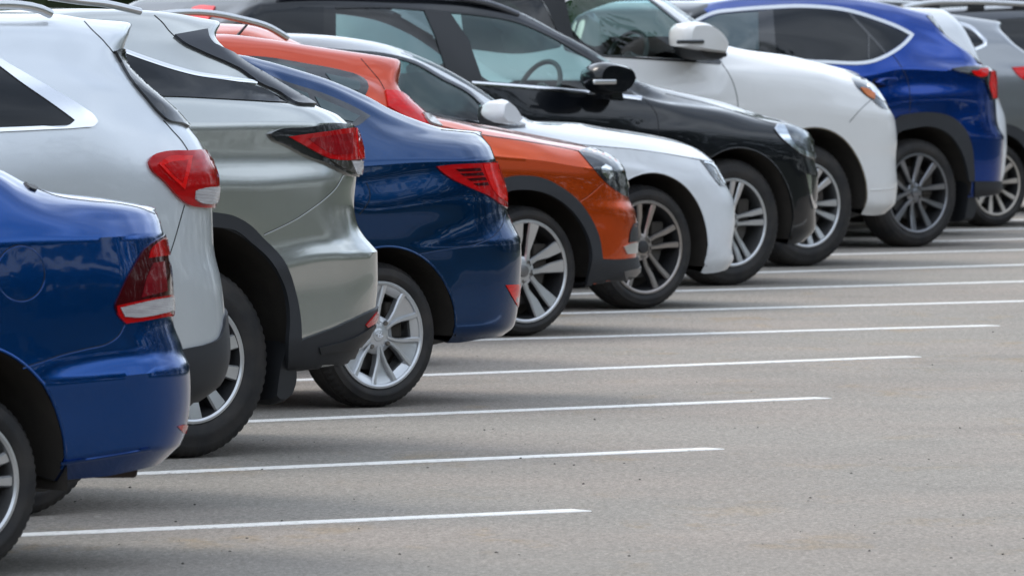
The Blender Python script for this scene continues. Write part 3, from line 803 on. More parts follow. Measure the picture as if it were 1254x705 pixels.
# ---------------- 1 blue saloon, nearest
def car_1():
    c = Car('saloon_car', 'nearest blue saloon at the left edge, with a round fuel flap', (-42, 708), 1.70, P_BLUE, -2.55, GRP)
    c.arch(0, .295, .372, .43); c.arch(-2.55, .295, .372, .40)
    R = c.ring
    R([L(-3.3, .24, .10), L(-.5, .22, .10)], [(73, 588, .09), (128, 583, .09), (160, 577, .09)], (199, 563, .09))
    R([L(-3.35, .33, .03), L(-.5, .31, .03)], [(73, 566, .022), (184, 549, .018)], (221, 544, .02), True)
    R([L(-3.38, .42, .005), L(-.5, .42, .005)], [(75, 535, .008), (150, 526, .008)], (228, 528, .006))
    R([L(-3.38, .50, 0), L(-.5, .51, 0)], [(78, 503, .001), (150, 495, -.004)], (233.5, 488, -.004))
    R([L(-3.38, .58, -.004), L(-.5, .60, -.002)], [(30, 474, -.004), (84, 468, -.016), (150, 460, -.020)], (232.5, 447, -.018), True)
    R([L(-3.36, .64, 0), L(-.5, .67, .0)], [(30, 446, .0), (84, 440, .004), (150, 432, .010)], (223, 424, .012))
    R([L(-3.33, .68, .005), L(-.5, .75, .002)], [(28, 415, .002), (133, 405, .008)], (212, 391, .012))
    R([L(-3.28, .72, .02), L(-.6, .88, .004)], [(0, 355, .004), (133, 348, .010)], (209.5, 340, .018))
    R([L(-3.1, .75, .06), L(-2.4, .90, .03), L(-.6, 1.02, .012)], [(0, 297.5, .010), (102, 292, .015), (179, 288.5, .022)], (201, 288, .026), True)
    R([L(-3.0, .77, .15), L(-2.3, .93, .10), L(-.5, 1.09, .06)], [(0, 262, .052), (102, 270, .060), (150, 271, .07)], (195, 268, .07))
    R([L(-3.0, .79, .25), L(-2.2, .95, .2), L(-2.05, 1.0, .2), L(-1.2, 1.42, .28), L(-.6, 1.45, .27), L(-.15, 1.38, .22)], [(0, 216, .16), (25, 230, .155), (51, 241, .15), (77, 247, .14), (115, 250.5, .13), (153, 254, .13)], (190, 260, .13))
    R([L(-3.0, .81, .4), L(-2.2, .97, .4), L(-2.1, 1.0, .4), L(-1.25, 1.46, .4), L(-.6, 1.49, .4), L(-.2, 1.43, .38)], [(0, 209, .30), (31, 225.5, .30), (64, 235.5, .30), (112, 241, .30), (163, 248, .28)], (186, 256.5, .25))
    c.surface((.006, .008)); c.build_body(); c.wells()
    c.wheels((0, -2.55), .295, .205, .19, D1, spin=(.2, 0))
    s = c
    lamp = s.patch('taillight', [(203, 287), (189, 295), (176, 305), (166, 320.5), (153, 343.5), (145.5, 360), (140, 376.5), (145.5, 387), (153, 396), (179, 392), (204, 387.5), (216, 385), (216, 340), (209, 300)], M['reddark'], .006, label='tail lamp with a dark red centre over a clear reversing lens')
    s.patch('red_lens', [(201, 291), (191, 297), (183, 306), (181, 316), (204, 313), (212, 312), (208, 298)], M['red'], .009, parent=lamp)
    s.patch('red_lens', [(186, 322), (199, 320), (203, 356), (172, 364), (178, 340)], lens_mat('maroon lens', (.16, .004, .010)), .008, parent=lamp)
    s.patch('lens_border', [(142, 374), (190, 364), (216, 360), (216, 387), (204, 387.5), (179, 392), (153, 396), (143, 384)], M['red'], .008, parent=lamp)
    s.patch('reversing_lens', [(145.5, 376.5), (189, 366.5), (213, 362.5), (213, 380), (163.5, 388.5), (151, 387.5)], M['clear'], .011, parent=lamp)
    s.strip('bumper_crease', [(74, 567), (110, 561.5), (150, 555), (184, 549)], 2.6, P_BLUE, .007)
    ell = [(25 + 30 * math.cos(2 * PI * i / 40), 334.5 + 34 * math.sin(2 * PI * i / 40)) for i in range(0, 41)]
    s.seam(ell, 1.7, name='fuel_flap_gap', bead=False)
    mb = MB(); mb.tube([c.o(c.hit(x + .6, y + 1.0)[0]) for x, y in ell], .002, 6); mb.build('fuel_flap', c.paint, c.root)
    s.seam([(28, 450), (50, 443), (77, 434), (105, 427), (133, 419.5), (145, 411), (153, 397)], 1.6)
    s.seam([(36, 227), (70, 240), (110, 246), (150, 250), (176, 256), (190, 262)], 1.0, False, 'boot_lid_gap')
    s.patch('reflector', [(217, 522), (226, 519), (232, 520), (232, 530), (224, 530)], M['red'], .004)
    s.patch('window_seal', [(29, 224), (36, 226), (46, 231.5), (44, 234), (36, 231)], M['plastic'], .006)
    mb = MB(); p0 = c.px(150, 577, .35); p1 = c.px(186, 574, .35)
    q = c.px(165, 575, .28); 
    mb.tube([c.o((q.x - .5, .30, q.z + .03)), c.o((q.x - .12, .30, q.z - .0)), c.o((q.x + .01, .30, q.z - .004))], .022, 12); mb.build('exhaust_pipe', plain('rusty exhaust', (.05, .032, .024), .75), c.root)
    return c

# ---------------- 2 light silver SUV
def car_2():
    c = Car('suv_car', 'pale silver SUV behind the nearest blue saloon, with a chrome framed side window', (30, 633), 1.88, P_LSIL, -2.78, GRP)
    c.arch(0, .36, .43, .43); c.arch(-2.78, .36, .43, .43)
    R = c.ring
    R([L(-3.7, .27, .1), L(.2, .29, .1)], [(150, 508, .08)], (240, 489, .08))
    R([L(-3.75, .40, .03), L(.2, .40, .03)], [(150, 478, .02)], (272, 462, .02))
    R([L(-3.78, .50, 0), L(.2, .52, 0)], [(150, 440, .0)], (279.3, 428, 0))
    R([L(-3.78, .60, 0), L(.2, .62, 0)], [(150, 400, .0)], (276.5, 392, 0))
    R([L(-3.76, .75, 0), L(.2, .76, 0)], [(150, 352, .0)], (272, 350, .002))
    R([L(-3.74, .85, .02), L(0, .92, .004)], [(100, 300, .004), (200, 299, .005)], (261.5, 300, .012))
    R([L(-3.70, .95, .05), L(-.5, 1.03, .008)], [(0, 262, .010), (100, 262, .012), (200, 258, .014)], (260, 256, .018))
    R([L(-3.66, 1.0, .08), L(-.5, 1.12, .02)], [(0, 224, .020), (100, 218, .024), (180, 214, .030)], (264, 226, .022))
    R([L(-3.5, 1.03, .15), L(-.6, 1.27, .06)], [(0, 168, .055), (102, 163, .060), (180, 166, .075)], (248, 182, .06))
    R([L(-3.4, 1.05, .25), L(-2.0, 1.2, .2), L(-1.7, 1.35, .17), L(-.6, 1.45, .13)], [(0, 110, .12), (102, 110, .125), (150, 118, .14)], (223, 151, .13), c=.22, cv=.2)
    R([L(-3.4, 1.06, .35), L(-2.0, 1.22, .28), L(-1.3, 1.58, .24), L(-.5, 1.62, .2)], [(0, 70, .185), (60, 72, .19), (110, 76, .20)], (152, 76, .19), c=.2, cv=.2)
    R([L(-3.4, 1.07, .4), L(-2.0, 1.23, .4), L(-1.25, 1.64, .33), L(-.5, 1.70, .29)], [(0, 31, .26), (60, 32, .27), (107, 36, .28)], (158, 43, .27), c=.15, cv=.2)
    R([L(-3.4, 1.08, .5), L(-2.0, 1.24, .5), L(-1.25, 1.66, .48), L(-.5, 1.74, .45)], [(0, 17, .42), (61, 17, .42), (107, 23, .42)], (154, 28, .42), c=.12, cv=.2)
    c.surface((.004, .004)); c.build_body(); c.wells()
    c.wheels((0, -2.78), .36, .25, .235, D1, spin=(.2, 0))
    s = c
    s.patch('side_window', [(-30, 60), (0, 83), (25.5, 102), (59, 125), (84, 143), (90.6, 148), (87, 153), (0, 157.5), (-30, 159)], M['privacy'], .003)
    s.patch('window_chrome', [(-30, 52), (0, 73), (25.5, 88), (64, 110), (102, 133), (115, 143), (118.7, 149.4), (115, 154.5), (102, 156.5), (60, 159), (0, 162), (-30, 163.5), (-30, 158.5), (0, 157), (50, 155), (85, 153), (90.6, 148), (84, 143), (59, 125), (25.5, 102), (0, 83), (-30, 60)], M['chrome'], .007)
    s.patch('cladding', [(150, 447), (200, 434), (225, 427), (255, 420), (265.6, 415), (272, 401), (275, 386), (286, 376), (290, 430), (285, 470), (250, 492), (200, 510), (150, 520)], M['cladding'], .010, label='dark grey bumper cladding')
    lamp = s.patch('taillight', [(181, 199), (185, 191.5), (194, 188), (230, 185.6), (250, 185.5), (262, 190), (272, 215), (272, 254), (260.5, 254.5), (242.6, 254), (230, 251.5), (219.6, 244), (199, 222), (182.6, 205.5)], M['red'], .012, bulge=.012)
    s.patch('bright_lens', [(190, 203), (198, 196), (230, 193.5), (226, 212), (221, 233), (206, 219)], M['redbright'], .026, parent=lamp)
    s.patch('lens_border', [(196, 204), (204, 201), (224, 199), (221, 213), (218, 225), (207, 215)], M['red'], .028, parent=lamp)
    s.patch('reversing_lens', [(234, 234), (241, 231), (262, 229), (268, 229), (268, 247), (240, 248.5), (234, 244)], M['clear'], .024, parent=lamp)
    s.seam([(226, 251), (220, 272), (214, 293), (208, 311.5)], 1.2, False, 'bumper_gap')
    # dark wrap-round edge of the rear glass
    s.patch('rear_window', [(139, 63), (158, 97), (179, 122.6), (194, 140), (204, 148.5), (224, 153.5), (230, 157), (230, 148), (200, 114), (160, 66), (146, 60)], M['gloss'], .012, grid=2.2, step=2.2)
    s.seam([(103, 26), (112, 36), (125, 48.5), (140, 66)], 1.2, False, 'spoiler_gap')
    s.seam([(200, 147.5), (212, 161), (222, 172), (230, 184)], 1.2, False, 'tailgate_gap')
    # spoiler lip
    s.rail([(-60, 10, .30), (-10, 6, .30), (25, 7, .30), (50, 12, .30), (62, 17.5, .30)], .017, M['satin'])
    return c

# ---------------- 3 greenish silver crossover
def car_3():
    c = Car('crossover_car', 'greenish silver crossover with a pointed black edged tail lamp and a black mud flap', (239, 561), 1.90, P_GSIL, -2.79, GRP)
    c.lip = M['cladding']; c.arch(0, .375, .485, .535, -.0, 0); c.arch(-2.79, .375, .45, .45)
    R = c.ring
    R([L(-3.7, .30, .1), L(.45, .33, .08)], [(363, 452, .07)], (431, 437, .08))
    R([L(-3.75, .40, .03), L(.4, .37, .03)], [(367, 440, .03)], (437, 423, .03))
    R([L(-3.78, .50, 0), L(.4, .43, .005)], [(367, 425, .008)], (456, 394, .012))
    R([L(-3.8, .55, 0), L(.3, .46, 0)], [(367, 416, .0), (420, 396, 0)], (460, 378, 0), True)
    R([L(-3.8, .65, 0), L(.3, .66, 0)], [(355, 360, .0)], (463, 340, 0))
    R([L(-3.8, .75, .0), L(0, .77, -.006)], [(330, 330, -.008), (396, 313.6, -.010)], (462.5, 307, -.008), True)
    R([L(-3.78, .83, .02), L(0, .85, .003)], [(323, 300, .003), (399, 292, .009)], (446, 288, .012))
    R([L(-3.76, .87, .02), L(0, .90, .002)], [(315, 280, .002), (399, 272, .010)], (437, 273, .016))
    R([L(-3.75, .90, .03), L(0, .96, .0)], [(300, 258, .000), (390, 253, .010)], (433.5, 252, .019))
    R([L(-3.7, .97, .05), L(-.5, 1.05, -.002)], [(230, 230, -.002), (310, 230, .000), (390, 224, .012)], (436, 219, .024))
    R([L(-3.6, 1.0, .1), L(-.5, 1.20, .02)], [(230, 190, .024), (310, 190, .030), (390, 190, .035)], (438.5, 190, .035))
    R([L(-3.5, 1.03, .15), L(-.5, 1.30, .03)], [(229.5, 155, .030), (330, 152.5, .036), (410, 150.5, .042)], (428, 154.5, .045), True)
    R([L(-3.4, 1.05, .25), L(-2.2, 1.25, .15), L(-.5, 1.38, .08)], [(199, 121, .085), (271, 124, .085), (348, 129, .09), (390, 135, .095)], (417, 145, .085))
    R([L(-3.4, 1.06, .3), L(-2.2, 1.27, .22), L(-.5, 1.42, .11)], [(199, 113, .11), (300, 117, .12), (345, 122, .14)], (387, 131.5, .15), c=.25, cv=.25)
    R([L(-3.4, 1.07, .34), L(-2.1, 1.30, .26), L(-1.6, 1.45, .22), L(-.5, 1.5, .18)], [(185, 87, .18), (250, 92, .18), (290, 95, .18)], (331, 97, .18), c=.2, cv=.2)
    R([L(-3.4, 1.08, .4), L(-2.1, 1.32, .3), L(-1.3, 1.58, .26), L(-.5, 1.62, .25)], [(150, 62, .24), (215, 68, .235), (250, 70, .23)], (292, 73, .22), c=.16, cv=.2)
    R([L(-3.4, 1.09, .5), L(-2.1, 1.34, .4), L(-1.3, 1.66, .34), L(-.5, 1.70, .31)], [(150, 38, .31), (200, 44, .30), (230, 46, .29)], (266, 48, .27), c=.14, cv=.2)
    R([L(-3.4, 1.1, .6), L(-2.1, 1.35, .55), L(-1.25, 1.69, .5), L(-.7, 1.73, .46)], [(100, 11, .43), (176, 13, .43), (217, 17, .43), (245, 22, .43)], (268, 28, .40), c=.10, cv=.2)
    c.surface((.004, .006)); c.build_body(); c.wells()
    c.wheels((0, -2.79), .375, .240, .235, D3, spin=(.05, .3))
    s = c
    # arch cladding and lower bumper
    s.patch('cladding', [(225, 258), (262, 260), (284, 264), (304, 275), (322, 293), (337.5, 308.5), (346.4, 320), (360.5, 358), (367, 396.6), (367.6, 416.5), (420, 396), (459, 377.5), (470, 372), (470, 405), (440, 428), (434, 440), (363, 456), (351, 456), (351.5, 419.6), (353, 386), (347.7, 353), (330, 320), (307, 298), (286, 282), (262, 278), (225, 276)], M['cladding'], .012, depth=.012, label='dark arch and bumper cladding')
    s.patch('bumper_insert', [(388, 424), (430, 412), (455, 396), (460, 400), (444, 420), (430, 424), (390, 432)], M['plastic'], .020)
    s.patch('reflector', [(444, 397), (458, 381), (462, 384), (458, 392), (446, 400)], M['red'], .018)
    mb = MB(); q = c.px(437, 427, .42)
    pts = [c.o((q.x - .35, q.y, q.z)), c.o((q.x - .02, q.y, q.z))]; mb.tube(pts, .038, 20, flat=.8); mb.build('exhaust_tip', M['chrome'], c.root)
    lamp = s.patch('taillight', [(328.5, 164), (333.6, 161), (373, 156), (411.5, 152), (429.4, 153.5), (446, 158), (448, 190), (446, 214), (434.5, 216.5), (419, 211), (399, 201), (373, 191), (347.7, 178), (331, 169)], M['gloss'], .016, bulge=.008, label='pointed tail lamp with a gloss black border')
    s.patch('red_lens', [(349, 167.5), (399, 161), (429, 158.5), (445, 162), (446, 195), (399, 195), (383.5, 187)], M['red'], .028, parent=lamp)
    s.patch('red_lens', [(372, 170), (400, 166.5), (424, 165), (425, 189), (402, 189), (390, 183)], lens_mat('inner red lens', (.24, .004, .008)), .030, parent=lamp)
    s.patch('bright_lens', [(429, 159), (445, 163), (446, 194.5), (431, 194)], M['redbright'], .030, parent=lamp)
    s.patch('reversing_lens', [(424, 197.5), (446, 197), (445, 213), (436, 214), (430, 213)], M['clear'], .026, parent=lamp)
    s.patch('smoked_lens', [(399, 196.5), (423, 197), (428, 211), (415, 207)], plain('smoked lens', (.035, .03, .025), .12, coat=.8), .026, parent=lamp)
    # shut lines
    s.seam([(420.5, 214), (412, 229), (399, 242), (382, 255), (363, 267.7), (345, 277), (323.4, 287)], 1.2)
    # windows
    s.patch('side_window', [(120, 56), (145, 64.5), (184, 78.5), (217, 89), (237.5, 94), (276, 99.5), (311.5, 105), (330, 112), (352, 126), (271, 121.5), (220, 119), (150, 118), (100, 118)], M['privacy'], .004)
    s.strip('window_chrome', [(120, 52), (145, 61), (184, 75), (217, 85.5), (237.5, 90.8), (276, 96.5), (314, 101.5)], 5.0, M['chrome'], .009)
    s.patch('pillar_trim', [(213, 44.7), (253, 38), (255, 47), (261, 55), (268, 58.7), (288.6, 69), (326, 92), (358, 110), (386, 129.5), (362, 127.7), (342.6, 115), (314.5, 101), (296.6, 88), (245.5, 64), (225, 54)], plain('dark blue grey gloss trim', (.022, .026, .036), .3, coat=.0), .012, corner=40, grid=2.4, step=2.4, label='dark gloss panel joining the side and rear glass')
    s.seam([(189, 19), (199, 28), (207, 38), (213, 44), (232, 41), (253, 37)], 1.3, False, 'spoiler_gap')
    s.rail([(60, -4, .30), (97, 1.5, .30), (130, 5, .30), (153, 10, .30), (171, 14.5, .30)], .019, M['satin'], flat=.8)
    # mud flap
    s.solid('mud_flap', [(347.7, 418), (360, 422), (359.5, 478), (355, 488), (347.7, 494), (338, 496), (332, 490), (340, 440)], .06, .28, M['plastic'], ref=.08)
    return c

# ---------------- 4 dark blue saloon
def car_4():
    c = Car('saloon_car', 'dark blue saloon with a bright red wedge shaped tail lamp and a silver wheel cover', (467, 499), 1.73, P_NAVY, -2.6, GRP)
    c.arch(0, .316, .395, .385); c.arch(-2.6, .316, .39, .38)
    R = c.ring
    R([L(-3.4, .20, .1), L(.3, .27, .08)], [(560, 419.5, .08), (590, 415, .085)], (616, 409.5, .09))
    R([L(-3.45, .32, .03), L(.3, .33, .02)], [(562, 402, .02)], (630, 397, .03))
    R([L(-3.46, .45, 0), L(.3, .48, 0)], [(565, 360, .0)], (637, 350, 0))
    R([L(-3.46, .55, 0), L(.3, .62, 0)], [(570, 318, -.004)], (639, 316, 0))
    R([L(-3.46, .62, 0), L(.1, .68, .0)], [(520, 306, -.002), (570, 301, -.004)], (637.5, 291, -.004), True)
    R([L(-3.45, .66, .01), L(-.1, .73, .0)], [(500, 294, .0), (570, 288, .004)], (628, 272, .010))
    R([L(-3.44, .70, .02), L(-.2, .80, -.008)], [(490, 278, -.004), (570, 272, .008)], (620.5, 255, .020))
    R([L(-3.4, .74, .04), L(-.3, .88, -.012)], [(455, 258, -.014), (520, 250, -.006), (580, 243, .012)], (618.5, 236, .026))
    R([L(-3.3, .78, .06), L(-.3, 1.0, .010)], [(440, 218, .014), (534, 209, .024)], (609, 203, .034))
    R([L(-3.2, .8, .1), L(-2.4, .95, .05), L(-.3, 1.05, .015)], [(440, 203, .018), (516, 197.5, .028)], (606.5, 194, .038), True)
    R([L(-3.2, .82, .2), L(-2.3, .98, .12), L(-.4, 1.12, .07)], [(440, 172, .085), (500, 175, .09), (560, 177, .10)], (601, 181, .10))
    R([L(-3.2, .83, .3), L(-2.2, 1.0, .25), L(-2.05, 1.03, .25), L(-1.2, 1.40, .28), L(-1.0, 1.43, .25)], [(318, 90, .22), (348, 101, .22), (399, 118, .21), (437, 136, .185), (470, 152, .165), (510, 163, .16), (550, 168, .16)], (594, 172, .16))
    R([L(-3.2, .84, .45), L(-2.2, 1.01, .4), L(-2.05, 1.04, .4), L(-1.2, 1.45, .4), L(-1.0, 1.48, .36)], [(300, 75, .265), (322, 80, .265), (363, 92, .262), (399, 103, .258), (450, 126, .238), (475, 139, .225), (501, 150, .22), (542, 161, .22)], (589, 166, .24))
    R([L(-3.2, .85, .55), L(-2.2, 1.02, .55), L(-2.05, 1.05, .55), L(-1.2, 1.48, .55), L(-1.0, 1.52, .5)], [(287, 67, .33), (322, 74, .33), (363, 85.5, .33), (399, 97, .33), (450, 119, .32), (475, 133, .315), (501, 144, .32), (542, 156.6, .34), (566, 158.8, .35)], (583, 161.5, .40))
    c.surface((.004, .002)); c.build_body(); c.wells()
    c.wheels((0, -2.6), .316, .232, .195, D4, spin=(.13, .2))
    s = c
    lamp = s.patch('taillight', [(534, 204), (551, 202), (567.7, 201), (590, 200), (612, 198), (622, 214), (626, 240), (624, 256), (612, 250), (603.4, 243.5), (572.8, 229), (552, 219), (539.6, 210)], M['red'], .008)
    for x0, y0, x1, x2 in ((556, 207.5, 586, 588), (562, 213, 589, 591), (570, 219, 592, 594), (578, 225, 595, 597)):
        s.patch('lamp_bar', [(x0, y0), (x1, y0 - 1.5), (x2, y0 + 2.2), (x0 + 5, y0 + 3)], M['reddark'], .0105, parent=lamp, smooth=False)
    s.patch('bright_lens', [(590, 202), (607, 200), (614, 215), (619, 238), (619, 248), (606, 238), (597, 222)], M['redbright'], .011, parent=lamp)
    s.patch('reflector', [(619, 349), (642, 347.5), (642, 366), (634, 376)], M['redbright'], .004, smooth=False)
    s.seam([(511.5, 311), (540, 306), (562.6, 303), (585, 298), (603, 290), (614, 278), (619, 262)], .9)
    s.seam([(449, 224), (452.5, 234), (452.5, 244), (447, 254), (440, 263)], .9, False, 'fuel_flap_gap')
    s.patch('window_frame', [(318, 88), (347.7, 99.6), (399, 116), (437, 133), (453.6, 142.5), (436, 155), (405, 151), (370, 140), (330, 128)], M['gloss'], .003)
    s.patch('side_window', [(325, 95), (350, 106), (376, 115), (383, 132), (350, 128), (330, 120)], M['paleglass'], .006)
    s.patch('side_window', [(385, 119), (412, 130), (440, 143), (432, 150), (398, 143)], M['paleglass'], .006)
    s.seam([(540, 159), (565, 161.5), (583, 164), (594, 171)], .8, False, 'boot_lid_gap')
    return c

# ---------------- 5 coral red hatchback
def car_5():
    c = Car('hatchback_car', 'coral red hatchback with a roof aerial, mostly hidden behind the dark blue saloon', (480, 450), 1.75, P_RED, -2.55, GRP, res=.8)
    c.arch(0, .32, .40, .39); c.arch(-2.55, .32, .40, .39)
    R = c.ring
    R([L(-3.35, .25, .1), L(.4, .25, .08)], [], (553, 385, .08))
    R([L(-3.4, .45, 0), L(.4, .47, 0)], [], (568, 330, 0))
    R([L(-3.4, .62, 0), L(.4, .68, 0)], [], (566, 280, 0))
    R([L(-3.3, .8, .04), L(.3, .9, .01)], [], (560, 220, .02))
    R([L(-3.2, .85, .12), L(-2.4, 1.0, .08), L(.2, 1.1, .05)], [], (546, 168, .06))
    R([L(-3.2, .87, .25), L(-2.2, 1.03, .2), L(-.5, 1.22, .10)], [(447, 128, .11), (475, 131, .11)], (525, 146, .11))
    R([L(-3.2, .88, .3), L(-2.1, 1.06, .25), L(-1.6, 1.3, .22), L(-.5, 1.36, .16)], [(448, 104, .16), (471, 112, .16)], (500, 122, .16), c=.2, cv=.2)
    R([L(-3.2, .89, .4), L(-2.1, 1.08, .35), L(-1.3, 1.48, .27)], [(286, 70, .23), (322, 72, .23), (373, 80, .225), (437, 93, .21), (465, 100, .20)], (489, 108, .18), c=.16, cv=.2)
    R([L(-3.2, .9, .5), L(-2.1, 1.09, .45), L(-1.3, 1.51, .36)], [(253, 50, .27), (322, 54, .27), (373, 61, .27), (424, 69, .265), (462, 76, .25)], (490, 87, .27), c=.14, cv=.2)
    R([L(-3.2, .91, .6), L(-2.1, 1.1, .58), L(-1.3, 1.53, .5)], [(253, 42, .36), (271, 42, .36), (322, 47, .36), (373, 55, .36), (424, 62.6, .35), (462, 68, .34)], (484, 75, .38), c=.12, cv=.2)
    c.surface((.004, .004)); c.build_body(); c.wells()
    c.wheels((0, -2.55), .32, .22, .2, D6, seg=48, tread=False)
    s = c
    s.patch('window_frame', [(283, 68), (322, 70), (373, 78), (420, 87), (437, 92), (448.5, 99.6), (451, 107), (447, 117), (430, 116), (380, 104), (330, 95), (283, 88)], M['gloss'], .004)
    s.patch('side_window', [(398, 91), (425, 97), (439, 101), (441, 107), (438, 112), (410, 105)], M['paleglass'], .008)
    s.patch('side_window', [(295, 73), (335, 77), (372, 85), (378, 98), (330, 90), (295, 82)], M['paleglass'], .008)
    lamp = s.patch('taillight', [(471.5, 111), (488, 112.5), (505, 124), (520, 136), (530, 147), (540, 158), (520, 152), (500, 145), (475, 131)], M['redbright'], .008, bulge=.01)
    s.patch('reversing_lens', [(515, 140), (528, 146), (538, 157), (524, 152)], M['clear'], .022, parent=lamp)
    s.seam([(442, 72), (455, 87), (465, 99), (471, 110)], .8, False, 'spoiler_gap')
    mb = MB(); p0 = c.px(275, 62, .55); p1 = c.px(302.5, 30.5, .55)
    mb.tube([c.o(p0), c.o(p0 + (p1 - p0) * .35), c.o(p1)], [.011, .008, .006], 10); mb.build('aerial', M['plastic'], c.root)
    return c

# ---------------- 6 orange crossover estate, nose to the lane
def car_6():
    c = Car('estate_car', 'orange car parked nose out, with thick dark wheel arch cladding', (646, 412), 1.78, P_ORNG, -2.63, GRP)
    c.lip = M['cladding']; c.arch(0, .341, .452, .452, .005, .0); c.arch(-2.63, .341, .42, .42)
    R = c.ring
    R([L(-3.4, .27, .1), L(.35, .27, .07)], [(719, 349, .06), (745, 344, .07)], (770, 339.5, .08))
    R([L(-3.5, .35, .03), L(.35, .36, .02)], [(725, 331, .02)], (782, 331, .02))
    R([L(-3.52, .42, 0), L(.3, .42, 0)], [(737, 318, .0)], (779, 314, .01))
    R([L(-3.52, .52, 0), L(.2, .54, .0)], [(735, 290, .0)], (780.5, 290, 0))
    R([L(-3.52, .65, 0), L(.1, .66, 0)], [(725, 262, -.002)], (779, 263, 0))
    R([L(-3.5, .75, 0), L(-.3, .78, .0)], [(640, 236, -.004), (690, 238, -.002), (740, 242, .010)], (769.5, 240, .012))
    R([L(-3.48, .88, .01), L(-.5, .88, .0)], [(606, 210, .004), (657, 212, .004), (723, 218, .016)], (767.5, 222, .022))
    R([L(-3.45, .95, .02), L(-.6, .98, -.004)], [(606, 192, -.004), (657, 196, -.004), (723, 206, .014)], (765, 210, .03), True)
    R([L(-3.4, 1.0, .05), L(-.5, 1.05, .02)], [(600, 178, .024), (660, 185, .028), (715, 195, .045)], (758, 199, .06))
    R([L(-3.35, 1.05, .08), L(-1.0, 1.07, .05)], [(527, 153, .055), (593, 165.5, .058), (644, 173, .064), (708, 184.7, .09)], (744, 190, .11), True)
    R([L(-3.3, 1.2, .15), L(-3.1, 1.42, .2), L(-2.9, 1.5, .25), L(-1.9, 1.55, .25), L(-1.5, 1.50, .25), L(-.95, 1.14, .17)], [(527, 146, .13), (598, 159.5, .15), (644, 167.5, .17), (682, 175, .19)], (732, 186, .22))
    R([L(-3.2, 1.22, .3), L(-3.0, 1.5, .35), L(-2.8, 1.58, .36), L(-1.95, 1.61, .36)], [(297, 36, .36), (330, 44, .36), (358, 54, .36), (527, 142, .32), (555, 148.5, .33), (598, 156, .35), (644, 164.5, .37), (682, 172, .38)], (724, 183, .36))
    R([L(-3.2, 1.25, .45), L(-3.0, 1.53, .5), L(-2.8, 1.60, .5), L(-1.95, 1.64, .5)], [(297, 30, .5), (330, 38.5, .5), (358, 50, .5), (527, 141, .45), (555, 147.5, .45), (598, 154, .48), (644, 163, .5), (682, 170.6, .52)], (716, 180.5, .48))
    c.surface((.004, .006)); c.build_body(); c.wells()
    c.wheels((-2.63, 0), .341, .268, .21, D6, spin=(0, .30))
    s = c
    s.patch('cladding', [(600, 226), (617.5, 218), (639, 215), (665, 219), (685, 229), (705.6, 245), (721, 265), (732.4, 290.7), (736.6, 317), (759.6, 317.5), (790, 314), (792, 340), (765, 344), (716, 354), (719, 340), (723.5, 308.5), (716, 283), (703, 262.6), (685, 246), (665, 236), (639, 232.4), (619, 234.5), (600, 242)], M['cladding'], .014, depth=.014, label='thick dark grey arch and bumper cladding')
    s.patch('bumper_trim', [(762, 331), (790, 326), (788, 339), (766, 341)], A_MID, .016)
    h = s.patch('headlight', [(708, 184.7), (721, 181.5), (746, 190), (762, 199), (772, 210), (776, 240), (768, 241), (758, 236), (741, 223), (726, 206), (716, 194)], M['lampdark'], .004, label='headlight with a round projector lens')
    s.patch('reflector', [(735, 206), (741, 202), (748, 206), (750, 216), (744, 220), (738, 214)], M['lampchrome'], .008, parent=h)
    s.patch('reflector', [(755, 212), (764, 214), (770, 230), (762, 231), (754, 222)], M['lampdark'], .010, parent=h)
    s.seam([(527, 151), (555, 158), (593, 165.5), (644, 173), (690, 181), (708, 184.7)], .9, False, 'bonnet_gap')
    s.seam([(739, 224), (728, 234), (718, 242), (708, 248)], .9, True)
    s.patch('fog_lamp', [(763, 302), (772, 298), (788, 297), (788, 309), (767, 311)], M['satin'], .008)
    s.patch('grille', [(772, 283), (776, 274), (790, 270), (790, 294), (770, 297)], M['plastic'], .006)
    s.rail([L(-2.9, 1.58, .28), L(-2.4, 1.66, .28), L(-1.9, 1.69, .29), (296, 24, .30), (330, 34, .30), (352, 47, .30)], .018, M['satin'])
    return c

